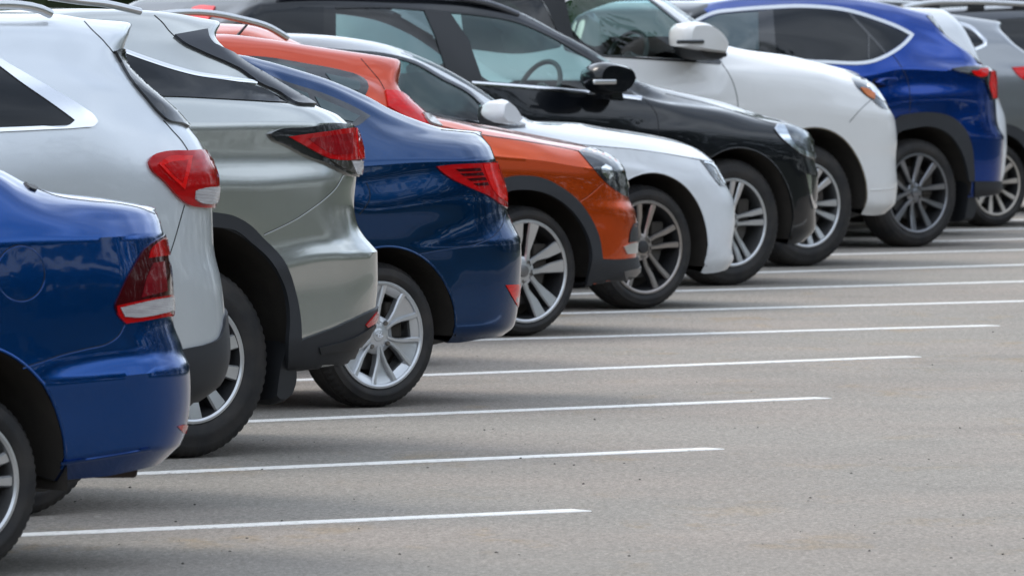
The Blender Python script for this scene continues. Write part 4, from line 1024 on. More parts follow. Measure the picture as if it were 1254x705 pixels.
# ---------------- 7 white saloon
def car_7():
    c = Car('saloon_car', 'white saloon parked nose out with dusty bronze grey wheels, behind the orange car', (792, 378.5), 1.80, P_WHIT, -2.8, GRP)
    c.arch(0, .351, .425, .425, .0, 0); c.arch(-2.8, .351, .42, .42)
    R = c.ring
    R([L(-3.8, .25, .1), L(.35, .25, .08)], [(862, 335, .07)], (891, 326.5, .08))
    R([L(-3.85, .33, .03), L(.35, .33, .02)], [(866, 318, .02)], (898, 318, .03))
    R([L(-3.87, .42, 0), L(.35, .40, 0)], [(866, 300, .0)], (896, 301, .01))
    R([L(-3.87, .50, 0), L(.3, .53, 0)], [(862, 272, .0)], (900, 272, 0))
    R([L(-3.87, .60, 0), L(.2, .62, 0)], [(845, 248, -.002)], (899.5, 250, 0))
    R([L(-3.8, .72, .02), L(-.3, .76, .0)], [(770, 210, -.012), (830, 226, -.006)], (890, 229, .015))
    R([L(-3.75, .82, .04), L(-.5, .86, .004)], [(770, 198, .006), (822, 205, .014)], (880, 211, .03))
    R([L(-3.7, .9, .06), L(-.9, .95, .016)], [(720, 178, .022), (771, 183, .026), (822, 190, .04)], (873, 199, .06), True)
    R([L(-3.6, .93, .12), L(-2.8, 1.0, .08)], [(485, 132, .08), (526, 139, .08), (593, 151, .08), (640, 157, .085), (684, 163, .09), (735, 168, .10), (782, 174, .115), (822, 181, .13)], (863, 191, .15))
    R([L(-3.6, .95, .25), L(-3.2, 1.0, .25), L(-2.6, 1.35, .28), L(-2.2, 1.42, .27)], [(485, 68, .25), (505, 74, .25), (544, 95, .24), (577, 113, .22), (594, 127, .2), (640, 150, .16), (684, 155, .19), (735, 160.5, .22), (782, 167, .24)], (853, 185, .26))
    R([L(-3.6, .96, .45), L(-3.2, 1.02, .4), L(-2.6, 1.39, .38)], [(343, 46, .29), (399, 48.5, .29), (450, 55, .29), (480, 62, .285), (505, 71, .28), (544, 89, .27), (574, 106, .25), (602, 124, .235), (633, 142, .23), (656, 151, .29), (700, 152, .36), (735, 157, .38), (782, 164, .40)], (845, 181.5, .38))
    R([L(-3.6, .97, .55), L(-3.2, 1.03, .5), L(-2.6, 1.41, .5)], [(343, 41, .38), (399, 43.4, .38), (450, 50, .37), (480, 57, .36), (505, 66, .35), (544, 84, .33), (574, 101, .31), (602, 120, .29), (633, 140, .30), (656, 149, .40), (700, 150, .48), (735, 155.5, .5), (782, 162.5, .52)], (838, 179, .48))
    DLO = [(400, 62), (485, 71.5), (505, 77), (544, 98), (577, 116), (592, 129), (597, 150), (575, 147), (526, 138), (485, 132), (400, 118)]
    c.surface((.004, .006)); c.build_body([DLO], c.screen(10, -1.6, -.5, 1.0)); c.wells()
    c.wheels((-2.8, 0), .351, .264, .225, D7, spin=(0, .25))
    s = c
    s.patch('side_window', DLO, M['glassteal'], -.003, depth=.004, mirror=True)
    s.strip('window_frame', [(400, 61), (485, 70.5), (505, 76), (544, 97), (577, 115), (594, 130), (616, 143), (643, 154)], 4.0, M['gloss'], .006)
    s.strip('window_frame', [(400, 119), (485, 133), (526, 139.5), (575, 149), (620, 156), (643, 155)], 3.0, M['gloss'], .006)
    s.patch('window_frame', [(588, 126), (597, 131), (616, 143), (643, 154.5), (620, 155.5), (588, 150.5)], M['gloss'], .008)
    s.cabin(-.95, -1.75, 1.02, True, -2.6)
    s.patch('headlight', [(857, 197), (873, 198), (882, 211), (889, 220), (891, 228), (881, 227.7), (871, 215), (863, 204)], M['lampdark'], .004)
    s.strip('lamp_strip', [(861, 199), (872, 202), (882, 216), (887, 225)], 2.4, M['lampchrome'], .009)
    s.seam([(680, 172), (720, 178), (771, 182.5), (822, 189.5), (868, 198)], .8, False, 'bonnet_gap')
    s.patch('door_mirror', [(0, 0), (1, 0), (0, 1)], M['gloss'], 0) if False else None
    m = s.solid('door_mirror', [(601, 130), (603, 124), (608, 121.5), (617, 129), (624, 139), (628, 147), (623, 151.5), (606, 151), (601, 145)], -.20, .02, P_WHIT, taper=.8)
    s.solid('mirror_base', [(595, 131), (601, 128), (603, 146), (608, 151), (618, 152), (616, 155), (600, 155), (595, 148)], -.10, .06, M['plastic'], parent=m)
    return c

# ---------------- 8 black SUV
def car_8():
    c = Car('suv_car', 'black SUV parked nose out, between the white saloon and the big white SUV', (898, 350), 1.86, P_BLCK, -2.8, GRP)
    c.arch(0, .387, .455, .455, 0, 0); c.arch(-2.8, .387, .45, .45)
    R = c.ring
    R([L(-3.7, .28, .1), L(.38, .27, .08)], [(958, 300, .07)], (984, 294.5, .08))
    R([L(-3.78, .36, .03), L(.4, .35, .02)], [(960, 284, .02)], (998, 281, .03))
    R([L(-3.8, .46, 0), L(.4, .46, 0)], [(960, 260, .0)], (998.5, 258, 0))
    R([L(-3.8, .56, 0), L(.35, .55, 0)], [(955, 240, .0)], (1001.5, 240, 0))
    R([L(-3.8, .68, 0), L(.2, .68, 0)], [(945, 214, -.002)], (1002, 216, 0))
    R([L(-3.78, .80, .02), L(-.4, .82, -.005)], [(870, 188, -.012), (930, 194, -.008)], (997, 197, .01))
    R([L(-3.7, .92, .04), L(-.5, .94, .004)], [(863, 168, .002), (900, 170, .004), (947, 174, .01)], (993.5, 177, .03))
    R([L(-3.6, 1.0, .06), L(-1.0, 1.02, .02)], [(805, 148, .028), (863, 150, .034), (920, 155, .045)], (988.5, 164, .06))
    R([L(-3.5, 1.08, .12), L(-2.3, 1.1, .07)], [(577, 103, .07), (670, 111, .07), (785, 122, .08), (830, 130, .085), (884, 137, .095), (930, 147, .105)], (980, 158, .12))
    R([L(-3.82, 1.1, .12), L(-3.78, 1.35, .14), L(-3.70, 1.52, .18)], [(322, 13, .26), (396, 9, .26), (470, 9.5, .26), (551, 16, .26), (582, 19, .26), (633, 28, .26), (671, 44, .25), (710, 66, .23), (724, 77, .21), (745, 93, .19), (768, 109, .165), (790, 119, .16), (840, 126, .17), (884, 132, .19), (930, 144, .2)], (973, 155, .2))
    R([L(-3.82, 1.12, .3), L(-3.75, 1.5, .30), L(-3.62, 1.62, .32)], [(322, 3, .30), (396, -1, .30), (480, 1, .30), (557, 5, .30), (605, 12, .30), (633, 20, .295), (680, 42, .275), (705, 55, .26), (744, 78, .235), (764, 92, .215), (782, 103, .21), (818, 113.5, .28), (846, 119, .30), (884, 128, .32), (930, 141.5, .32)], (969, 153, .3))
    R([L(-3.82, 1.2, .6), L(-3.72, 1.5, .52), L(-3.55, 1.66, .5)], [(322, -4, .37), (396, -9, .37), (480, -8, .37), (557, -4, .37), (605, 5, .37), (633, 14, .355), (680, 38, .33), (705, 51, .315), (744, 74, .29), (764, 88, .28), (782, 99.6, .30), (818, 110, .42), (846, 116, .44), (884, 125, .46), (910, 134, .46), (940, 143.5, .45)], (963, 150.5, .4))
    W1 = [(551.5, 16), (582, 18.5), (633, 28), (671.5, 44), (710, 66), (725, 76), (727, 113), (690, 108), (590, 99), (572, 48.5)]
    W2 = [(411.5, 11.5), (470, 10.5), (524, 12.8), (532, 40), (548, 86), (480, 90), (411.5, 84)]
    W3 = [(300, 23), (312, 14), (322, 11.5), (396, 9), (396, 60), (340, 70), (300, 60)]
    c.surface((.004, .006)); c.build_body([W1, W2], c.screen(10, -1.6, -.5, 1.15)); c.wells()
    c.wheels((-2.8, 0), .387, .268, .235, D8, spin=(0, .12))
    s = c
    s.patch('pillar_trim', [(519, 13), (551, 16), (573, 48), (591, 99), (570, 103), (548, 92), (533, 45)], M['plastic'], .004, smooth=False)
    s.patch('side_window', W1, M['glassteal'], -.003, depth=.004, mirror=True)
    s.patch('side_window', W2, glass_mat('grey tinted glass', (.30, .38, .40)), -.003, depth=.004, mirror=True)
    s.patch('quarter_window', W3, M['privacy'], .003)
    s.strip('window_frame', [(411, 10), (470, 9), (551, 15.5), (582, 18), (633, 27), (671.5, 43), (710, 65), (728, 76)], 2.5, M['plastic'], .004)
    s.strip('window_chrome', [(577, 102), (640, 106.5), (700, 112), (745, 116.5), (785, 121)], 4.5, M['chrome'], .010)
    s.patch('mirror_panel', [(724, 77), (735, 82), (770, 110), (778, 118), (726, 113)], M['plastic'], .005)
    s.cabin(-.95, -1.85, 1.12, False, -2.7)
    s.rail([(345, -9, .30), (420, -12, .30), (500, -10, .30), (560, -3, .30), (600, 5, .30), (634, 18, .31)], .020, plain('dark satin rail', (.13, .135, .15), .35, .6))
    m = s.solid('door_mirror', [(720, 84), (725, 79), (748, 78), (766, 87), (769, 96), (758, 112), (746, 115), (726, 113.5), (720, 107)], -.24, .0, P_BLCK, taper=.8)
    s.solid('mirror_arm', [(735, 108), (752, 108), (756, 124), (738, 122)], -.08, .08, M['gloss'], parent=m)
    mb = MB(); a = c.px(723, 97, -.245); b = c.px(758, 104, -.245)
    mb.box(c.o((a + b) / 2), (abs(b.x - a.x) * .8, .02, .030), 0, .009); mb.build('indicator_lens', M['satin'], m)
    h = s.patch('headlight', [(947, 158), (951, 152), (962, 153.5), (980, 158.5), (992, 165), (999, 181), (1000, 197), (982.5, 190.5), (967, 178.5), (954, 167)], M['lampdark'], .004, label='headlight with a bright curved light guide')
    s.patch('light_guide', [(947.5, 158), (951, 153), (960, 154.5), (963, 160), (968, 171), (976, 180), (990, 187), (998, 190), (998, 195), (982, 189.5), (967, 178), (954, 166.5)], M['lampchrome'], .009, parent=h)
    s.patch('lamp_cover', [(950, 158), (953, 154), (963, 155), (980, 160), (991, 167), (997, 182), (998, 194), (983, 189), (968, 177), (956, 166)], M['lens'], .016, depth=-.012, parent=h)
    s.patch('bumper_trim', [(986, 213), (991.5, 214), (998, 250), (1003, 254), (995, 256), (990, 235)], M['chrome'], .010)
    s.seam([(790, 122.6), (797, 130), (803, 138), (806, 150), (806, 168), (800, 190)], .9, False, 'door_gap')
    s.seam([(815, 115), (870, 128), (920, 143), (950, 153)], .8, False, 'bonnet_gap')
    s.patch('taillight', [(230, 20), (236, 11), (243, 8.5), (264, 9), (258, 20), (252, 34), (238, 34)], M['redbright'], .008)
    return c

# ---------------- 9 big white SUV
def car_9():
    c = Car('suv_car', 'big white SUV parked nose out with a white door mirror and multi spoke silver wheels', (990, 326.5), 1.88, P_PEARL, -2.79, GRP)
    c.lip = plain('dusty arch edge', (.16, .135, .10), .9, var=.4); c.arch(0, .40, .475, .475, 0, .03); c.arch(-2.79, .40, .47, .47)
    R = c.ring
    R([L(-3.8, .35, .1), L(.4, .34, .07)], [(1068, 264, .06)], (1084, 259.5, .07))
    R([L(-3.88, .42, .03), L(.4, .43, .01)], [(1070, 248, .01)], (1096.5, 248, .02))
    R([L(-3.9, .52, 0), L(.4, .55, 0)], [(1068, 226, .0)], (1099, 225, 0), True)
    R([L(-3.9, .70, 0), L(.35, .72, 0)], [(1060, 195, .002)], (1097, 193, .004))
    R([L(-3.9, .80, 0), L(.2, .85, -.01)], [(1050, 172, -.006)], (1098.5, 174, 0))
    R([L(-3.85, .95, .02), L(-.4, 1.0, -.01)], [(960, 135, -.014), (1020, 140, -.014)], (1096, 149, .01))
    R([L(-3.8, 1.05, .04), L(-.5, 1.12, 0)], [(925, 112, .002), (990, 116, .002), (1040, 123, .012)], (1088, 133, .03))
    R([L(-3.7, 1.15, .06), L(-.8, 1.2, .03)], [(890, 88, .034), (940, 91, .034), (1000, 98, .036), (1045, 109, .048)], (1078, 115.5, .06))
    R([L(-3.6, 1.2, .1), L(-1.9, 1.27, .07)], [(739, 69, .07), (838, 76, .07), (890, 79, .075), (940, 81, .085), (1000, 88, .09), (1040, 99, .1)], (1068, 104.5, .12))
    R([L(-3.6, 1.25, .2), L(-3.5, 1.6, .22), L(-2.2, 1.75, .22)], [(685, -18, .2), (760, -8, .2), (795, 0, .2), (833, 29, .19), (856, 48, .17), (880, 62, .155), (910, 68, .165), (961, 75, .19), (1000, 82.5, .22), (1030, 90.5, .23)], (1060, 99.5, .23))
    R([L(-3.6, 1.3, .4), L(-3.5, 1.75, .35), L(-2.2, 1.82, .32)], [(685, -28, .3), (760, -18, .3), (805, -1, .3), (833, 17, .29), (856, 36, .28), (880, 56, .265), (910, 63.5, .28), (961, 70.5, .32), (1000, 79, .35), (1023, 84.5, .36)], (1054, 96, .34))
    R([L(-3.5, 1.35, .6), L(-3.4, 1.8, .55), L(-2.2, 1.87, .5)], [(685, -34, .45), (760, -24, .45), (805, -6, .45), (833, 13, .43), (856, 30, .42), (882, 53.5, .41), (910, 60.5, .44), (961, 67.5, .48), (1000, 76.4, .5), (1023, 82, .5)], (1050, 93.5, .47))
    W1 = [(690, 2), (740, -8), (790, -2), (797, 1), (833, 29), (842, 36), (840, 73.5), (790, 70), (739, 67), (701, 46)]
    W2 = [(560, -12), (620, -14), (656, -12), (668, 8), (690, 58), (640, 66), (570, 60)]
    c.surface((.004, .006)); c.build_body([W1, W2], c.screen(10, -1.6, -.5, 1.3)); c.wells()
    c.wheels((-2.79, 0), .40, .275, .245, D9, spin=(0, .1))
    s = c
    s.patch('side_window', W1, M['glassteal'], -.003, depth=.004, mirror=True)
    s.patch('side_window', W2, glass_mat('dark tinted glass', (.16, .19, .20)), -.003, depth=.004, mirror=True)
    s.patch('pillar_trim', [(655, -14), (690, -6), (702, 46), (740, 68), (715, 70), (692, 62), (670, 10)], M['plastic'], .004, smooth=False)
    s.strip('window_frame', [(790, -4), (800, 3), (835, 30), (858, 49), (884, 72)], 3.0, M['gloss'], .005)
    s.strip('window_frame', [(735, 68.5), (790, 72), (838, 75), (882, 78)], 2.4, M['gloss'], .005)
    s.patch('mirror_panel', [(836, 33), (846, 40), (868, 58), (884, 77), (838, 74)], M['gloss'], .004)
    s.cabin(-.95, -1.95, 1.28, False, -2.8)
    m = s.solid('door_mirror', [(827, 45), (829, 33), (833, 28), (853, 27.6), (868, 35), (878, 46), (882, 55), (879, 66), (860, 64), (828, 57.5)], -.26, .0, P_PEARL, taper=.85)
    s.solid('mirror_base', [(836, 58), (879, 65), (878, 70), (862, 74.5), (846, 70)], -.20, .06, M['plastic'], parent=m)
    mb = MB(); a = c.px(829, 50, -.262); b = c.px(862, 53, -.262)
    mb.box(c.o((a + b) / 2), (abs(b.x - a.x) * 1.0, .02, .026), 0, .008); mb.build('indicator_lens', M['lampdark'], m)
    h = s.patch('headlight', [(1040.7, 93), (1054, 94), (1063, 100), (1074, 108), (1086, 124), (1092, 134), (1084, 134), (1066.8, 122.6), (1049, 107)], M['lampdark'], .004, label='headlight with an amber indicator')
    s.patch('amber_lens', [(1053, 108), (1060, 109), (1071, 115), (1070, 122), (1062, 118)], M['amber'], .010, parent=h)
    s.patch('reflector', [(1062, 103), (1068, 106), (1077, 115), (1083, 125), (1078, 122), (1066, 110)], M['lampchrome'], .008, parent=h)
    s.seam([(884, 78), (891, 88), (897, 99.6), (901, 112), (903.4, 125), (902, 150), (895, 175)], .9, False, 'door_gap')
    s.seam([(1066, 123), (1055, 133), (1046, 143), (1040, 150)], .8, False, 'bumper_gap')
    s.strip('bumper_crease', [(1066, 233), (1080, 232), (1098, 230)], 1.2, P_PEARL, .006)
    return c

# ---------------- 10 vivid blue crossover
def car_10():
    c = Car('crossover_car', 'vivid blue crossover with dark graphite wheels and a chrome line round its side windows', (1124.5, 303), 1.84, P_NXBL, -2.66, GRP)
    c.lip = M['cladding']; c.arch(0, .379, .475, .478, 0, 0); c.arch(-2.66, .379, .44, .44)
    R = c.ring
    R([L(-3.5, .30, .1), L(.4, .33, .07)], [(1193, 241.5, .06)], (1220, 237.5, .07))
    R([L(-3.55, .38, .03), L(.4, .38, .02)], [(1193, 232, .02)], (1226, 231, .03))
    R([L(-3.6, .45, .01), L(.4, .44, .01)], [(1192, 222, .01)], (1225.5, 222, .01))
    R([L(-3.6, .58, 0), L(.35, .60, 0)], [(1189, 193, .0)], (1228, 192, 0))
    R([L(-3.6, .70, 0), L(.3, .75, 0)], [(1183, 168, -.002)], (1229.5, 168, 0), True)
    R([L(-3.58, .80, .02), L(.1, .87, .0)], [(1164, 140, .004)], (1221, 151, .015))
    R([L(-3.5, .90, .04), L(-.4, .98, -.01)], [(1113, 125, -.010), (1164, 122, .004)], (1219, 123, .025))
    R([L(-3.45, .95, .08), L(-.5, 1.1, .015)], [(1097, 102, .018), (1150, 102, .026)], (1218.5, 105, .035))
    R([L(-3.3, 1.0, .15), L(-2.2, 1.12, .06), L(-.5, 1.2, .03)], [(1105, 84, .034), (1165, 86, .04)], (1217, 87, .045), True)
    R([L(-3.3, 1.02, .25), L(-2.1, 1.17, .15), L(-1.4, 1.23, .085)], [(1010, 77, .08), (1074, 73, .08), (1110, 68, .09), (1160, 75, .11)], (1204, 81.5, .1))
    R([L(-3.3, 1.03, .35), L(-2.25, 1.14, .26), L(-1.8, 1.36, .2)], [(929, 42, .155), (1010, 42, .155), (1080, 45, .155), (1120, 49, .155), (1155, 58, .155)], (1189, 68, .15), c=.22, cv=.2)
    R([L(-3.3, 1.04, .45), L(-2.2, 1.16, .38)], [(856, 28, .26), (874, 19, .25), (938, 10, .25), (985, 8, .25), (1036, 13, .24), (1074, 22, .23), (1115, 32, .21)], (1156, 43, .2), c=.18, cv=.2)
    R([L(-3.3, 1.05, .55), L(-2.2, 1.17, .5)], [(846, 20, .31), (874, 10, .305), (934, 4, .30), (1000, 1, .30), (1050, 5, .295), (1087, 12, .285), (1115, 18, .27)], (1144, 27, .28), c=.14, cv=.2)
    R([L(-3.3, 1.06, .65), L(-2.2, 1.18, .6)], [(846, 13, .40), (874, 2.5, .39), (934, -4, .38), (1000, -5, .38), (1050, -1, .38), (1087, 5, .37), (1107, 10, .36)], (1135, 18, .40), c=.12, cv=.2)
    c.surface((.004, .004)); c.dark_screen = True; c.build_body((), c.screen(11, -2.3, -1.4, 1.17, -1)); c.wells()
    c.wheels((0, -2.66), .379, .278, .235, D10, spin=(.2, .1))
    s = c
    G = [(856, 28), (874, 19.5), (900, 16), (938, 13), (985, 11), (1036, 16), (1074, 27), (1113, 43), (1103, 54), (1088, 64), (1074, 71), (1010, 74), (929, 65), (880, 58)]
    s.patch('side_window', G, M['privacy'], .003)
    s.patch('side_window', [(856, 29), (874, 20.5), (900, 17), (928, 15), (929, 62), (890, 56)], glass_mat('grey window glass', (.3, .36, .38)) if False else plain('pale reflecting glass', (.07, .10, .11), .03, spec=.7, var=.02), .005)
    s.patch('pillar_trim', [(928, 14), (946, 12.5), (950, 66), (929, 63)], M['gloss'], .006, smooth=False)
    s.strip('window_divider', [(1038, 15), (1052, 30), (1066, 45), (1084, 65)], 3.0, M['gloss'], .006)
    s.strip('window_divider', [(1063, 42), (1063, 72)], 2.0, M['gloss'], .006)
    s.strip('window_chrome', [(845, 31), (858, 23), (874, 16.5), (900, 13), (938, 10), (985, 8.3), (1036, 13), (1074, 24), (1100, 34), (1117, 43), (1108, 53), (1090, 66), (1074, 73.5), (1010, 76.5), (960, 73)], 4.2, M['satin'], .008)
    s.patch('cladding', [(1092, 150), (1100, 143), (1120, 138.5), (1138, 137.5), (1164, 143), (1181, 158), (1189, 178), (1192, 205), (1193, 241), (1236, 234), (1234, 222), (1192, 222), (1186, 222), (1183, 205), (1174, 181), (1159, 163), (1138, 155), (1118, 157), (1102, 161), (1092, 166)], M['cladding'], .012, depth=.014, label='dark grey arch and bumper cladding')
    lamp = s.patch('taillight', [(1165, 85.5), (1179, 83.5), (1209.8, 83.5), (1224, 85), (1226, 120), (1213.6, 123), (1208.5, 107), (1204.7, 98), (1189, 93)], M['gloss'], .014, label='sharp black and red tail lamp')
    s.patch('red_lens', [(1188, 87), (1209, 86), (1207, 93), (1202, 94.5), (1192, 92)], M['redbright'], .018, parent=lamp)
    s.patch('red_lens', [(1212, 87), (1224, 88), (1225, 119), (1214, 121), (1210, 104)], M['redbright'], .018, parent=lamp)
    s.patch('rear_window', [(1134, 19), (1142, 28), (1156, 42), (1190, 67), (1200, 79), (1208, 80), (1190, 55), (1150, 22)], M['gloss'], .004)
    s.solid('door_handle', [(1071, 101), (1076, 97.5), (1096, 95), (1098, 98), (1094, 101), (1076, 104)], -.035, .03, P_NXBL)
    s.patch('handle_recess', [(1066, 104), (1070, 97), (1084, 95.5), (1090, 101), (1080, 107)], M['gap'], .002)
    s.seam([(1093, 67), (1101, 78), (1109, 92), (1113, 105), (1114.5, 120), (1114, 138)], .9, False, 'door_gap')
    s.solid('mud_flap', [(1183, 222), (1192, 224), (1193, 265), (1190, 271), (1178, 272), (1182, 245)], .06, .28, M['plastic'], ref=.08)
    return c

# ---------------- 11 - 13 the far end of the row
def far_car(name, label, contact, W, pnt, wb, E, zs, roofz, res=.6):
    c = Car(name, label, contact, W, pnt, -wb, GRP, res=res)
    c.arch(0, .34, .42, .42); c.arch(-wb, .34, .42, .42)
    n0 = -wb - .9
    for k, (e, z) in enumerate(zip(E, zs)):
        v = e[2]
        if z < 1.12: left = [L(n0 + .04 * k, min(z, .75 + .02 * k), v), L(-wb, min(z, .95), v), L(.1 if z < .95 else -.3, z, v)]
        else: left = [L(n0 + .4, .95 + .01 * k, v + .1), L(-wb + .55, 1.08 + .01 * k, v + .1), L(-wb + 1.35, min(z, roofz - .12 + .04 * (k - 6)), v + .02), L(-.6, z, v)]
        kw = dict(c=.34, cv=.3) if k < 6 else dict(c=.18, cv=.2)
        c.ring(left, [], e, **kw)
    c.surface((.004, .006)); c.build_body(); c.wells()
    return c

def car_11():
    c = far_car('hatchback_car', 'white car almost hidden behind the vivid blue crossover', (1128, 290), 1.80, P_WHIT, 2.6,
        [(1222, 236, .08), (1231, 205, .0), (1233, 178, 0), (1231.5, 148, .01), (1225, 127, .03), (1213, 98, .05), (1200, 74, .1), (1190, 52, .16), (1174, 27, .25), (1152, 11.5, .4)],
        [.25, .45, .65, .85, .98, 1.12, 1.25, 1.42, 1.60, 1.68], 1.66)
    c.wheels((0, -2.6), .33, .22, .2, D12, seg=40, tread=False)
    c.patch('taillight', [(1196, 77), (1206, 78), (1213, 90), (1216, 104), (1208, 100)], M['red'], .006)
    return c

def car_12():
    c = far_car('crossover_car', 'grey crossover at the right edge with dusty cream coloured wheels', (1221, 278), 1.84, P_GREY, 2.65,
        [(1325, 228, .08), (1333, 200, .0), (1335, 175, 0), (1330, 148, .0), (1318, 118, .02), (1306, 90, .05), (1285, 82, .09), (1240, 52, .16), (1226, 38, .24), (1224, 28, .36)],
        [.28, .45, .62, .80, .98, 1.15, 1.27, 1.42, 1.54, 1.63], 1.62)
    c.wheels((0, -2.65), .325, .238, .215, D12, seg=64, spin=(.1, 0))
    s = c
    s.patch('taillight', [(1239, 83), (1262, 82), (1300, 86), (1308, 97), (1290, 103), (1254, 98), (1247, 93)], M['redbright'], .006)
    s.patch('side_window', [(1120, 24), (1160, 30), (1186, 37), (1203, 51), (1204, 55), (1196, 58), (1160, 60), (1120, 60)], M['privacy'], .003)
    s.strip('window_chrome', [(1120, 21), (1160, 27), (1188, 34), (1206, 50), (1206, 55.5), (1196, 60), (1160, 62), (1120, 62)], 4.0, M['chrome'], .007)
    s.patch('cladding', [(1200, 158), (1222, 151), (1245, 156), (1262, 170), (1272, 195), (1276, 240), (1266, 240), (1262, 200), (1253, 180), (1240, 168), (1222, 163), (1200, 170)], M['cladding'], .010, depth=.012)
    return c

def car_13():
    c = far_car('suv_car', 'dark grey SUV with silver roof rails, farthest at the top right corner', (1345, 259), 1.86, P_DGRY, 2.75,
        [(1445, 215, .08), (1452, 185, .0), (1454, 160, 0), (1450, 135, .0), (1440, 110, .02), (1430, 92, .05), (1420, 70, .08), (1395, 40, .16), (1380, 22, .24), (1370, 10, .38)],
        [.3, .45, .62, .8, .98, 1.1, 1.24, 1.42, 1.60, 1.66], 1.64)
    c.wheels((0, -2.75), .36, .25, .22, D12, seg=40, tread=False)
    s = c
    s.patch('side_window', [(1222, 24), (1260, 22), (1320, 24), (1350, 40), (1350, 62), (1300, 66), (1250, 64), (1232, 50)], M['privacy'], .003)
    s.rail([(1105, 10, .30), (1135, 4.5, .30), (1180, 3, .30), (1240, 5, .30), (1300, 10, .30), (1340, 17, .30)], .026, M['satin'])
    for x in (1140, 1195, 1250, 1310):
        p = c.px(x, 4, .30); mb = MB(); mb.box(c.o(p - Vector((0, 0, .03))), (.16, .04, .07), 0, .01); mb.build('rail_foot', M['plastic'], c.root)
    return c
# ------------------------------------------------------------------ the ground
def asphalt():
    m, nt, b = new_mat('weathered asphalt')
    tc = N(nt, 'ShaderNodeTexCoord')
    def noise(sc, det=4, rough=.55, vec=None):
        n = N(nt, 'ShaderNodeTexNoise'); n.inputs['Scale'].default_value = sc; n.inputs['Detail'].default_value = det; n.inputs['Roughness'].default_value = rough
        nt.links.new(vec or tc.outputs['Object'], n.inputs['Vector']); return n.outputs['Fac']
    def rng(x, a, b_, c, d):
        r = N(nt, 'ShaderNodeMapRange'); nt.links.new(x, r.inputs['Value'])
        for k, v in zip(('From Min', 'From Max', 'To Min', 'To Max'), (a, b_, c, d)): r.inputs[k].default_value = v
        return r.outputs[0]
    def mul(a, c):
        n = N(nt, 'ShaderNodeMath', operation='MULTIPLY'); nt.links.new(a, n.inputs[0]); nt.links.new(c, n.inputs[1]); return n.outputs[0]
    grain = rng(noise(38, 7, .8), .34, .66, .62, 1.38)
    fine = rng(noise(130, 3, .7), .3, .7, .74, 1.26)
    patchy = rng(noise(1.1, 6, .6), .3, .7, .94, 1.06)
    broad = rng(noise(.22, 3), .35, .65, .95, 1.05)
    # rolled lanes running along the bays
    mp = N(nt, 'ShaderNodeMapping'); mp.inputs['Rotation'].default_value = (0, 0, -(PI / 2 - THETA)); mp.inputs['Scale'].default_value = (.25, 3.0, 1)
    nt.links.new(tc.outputs['Object'], mp.inputs['Vector'])
    streak = rng(noise(1.6, 5, .6, mp.outputs[0]), .3, .7, .985, 1.015)
    mg = N(nt, 'ShaderNodeMapping'); mg.inputs['Scale'].default_value = (1, .16, 1); nt.links.new(tc.outputs['Object'], mg.inputs['Vector'])
    drag = rng(noise(75, 4, .75, mg.outputs[0]), .3, .7, .80, 1.20)        # stones smeared along the driving lane
    spots = rng(noise(26, 3, .6, mg.outputs[0]), .30, .70, .93, 1.07)
    v = mul(mul(mul(mul(grain, fine), mul(patchy, broad)), streak), mul(drag, spots))
    # dark pits and pale stones
    vo = N(nt, 'ShaderNodeTexVoronoi'); vo.inputs['Scale'].default_value = 30; nt.links.new(tc.outputs['Object'], vo.inputs['Vector'])
    pit = rng(vo.outputs['Distance'], .05, .20, .6, 1.0)
    v = mul(v, pit)
    oil = rng(mul(rng(noise(.8, 5, .6), .55, .70, 0, 1), rng(noise(.19, 2), .44, .56, 0, 1)), 0, 1, 1.0, .84)
    v = mul(v, oil)
    hue = N(nt, 'ShaderNodeMix', data_type='RGBA'); nt.links.new(rng(noise(.55, 4), .42, .66, 0, 1), hue.inputs['Factor'])
    hue.inputs['A'].default_value = (.279, .256, .224, 1); hue.inputs['B'].default_value = (.294, .257, .222, 1)
    # ochre clay stains
    ms = N(nt, 'ShaderNodeMapping'); ms.inputs['Scale'].default_value = (1, .45, 1); nt.links.new(tc.outputs['Object'], ms.inputs['Vector'])
    st = mul(rng(noise(2.1, 8, .72, ms.outputs[0]), .54, .68, 0, .75), rng(noise(.33, 2), .45, .60, 0, 1))
    h2 = N(nt, 'ShaderNodeMix', data_type='RGBA'); nt.links.new(st, h2.inputs['Factor']); nt.links.new(hue.outputs['Result'], h2.inputs['A']); h2.inputs['B'].default_value = (.31, .23, .14, 1)
    sc = N(nt, 'ShaderNodeVectorMath', operation='SCALE'); nt.links.new(h2.outputs['Result'], sc.inputs[0]); nt.links.new(v, sc.inputs['Scale'])
    nt.links.new(sc.outputs[0], b.inputs['Base Color']); b.inputs['Roughness'].default_value = .9; b.inputs['Specular IOR Level'].default_value = .25
    bp = N(nt, 'ShaderNodeBump'); bp.inputs['Strength'].default_value = .6; bp.inputs['Distance'].default_value = .006
    nt.links.new(grain, bp.inputs['Height']); nt.links.new(bp.outputs[0], b.inputs['Normal'])
    return m

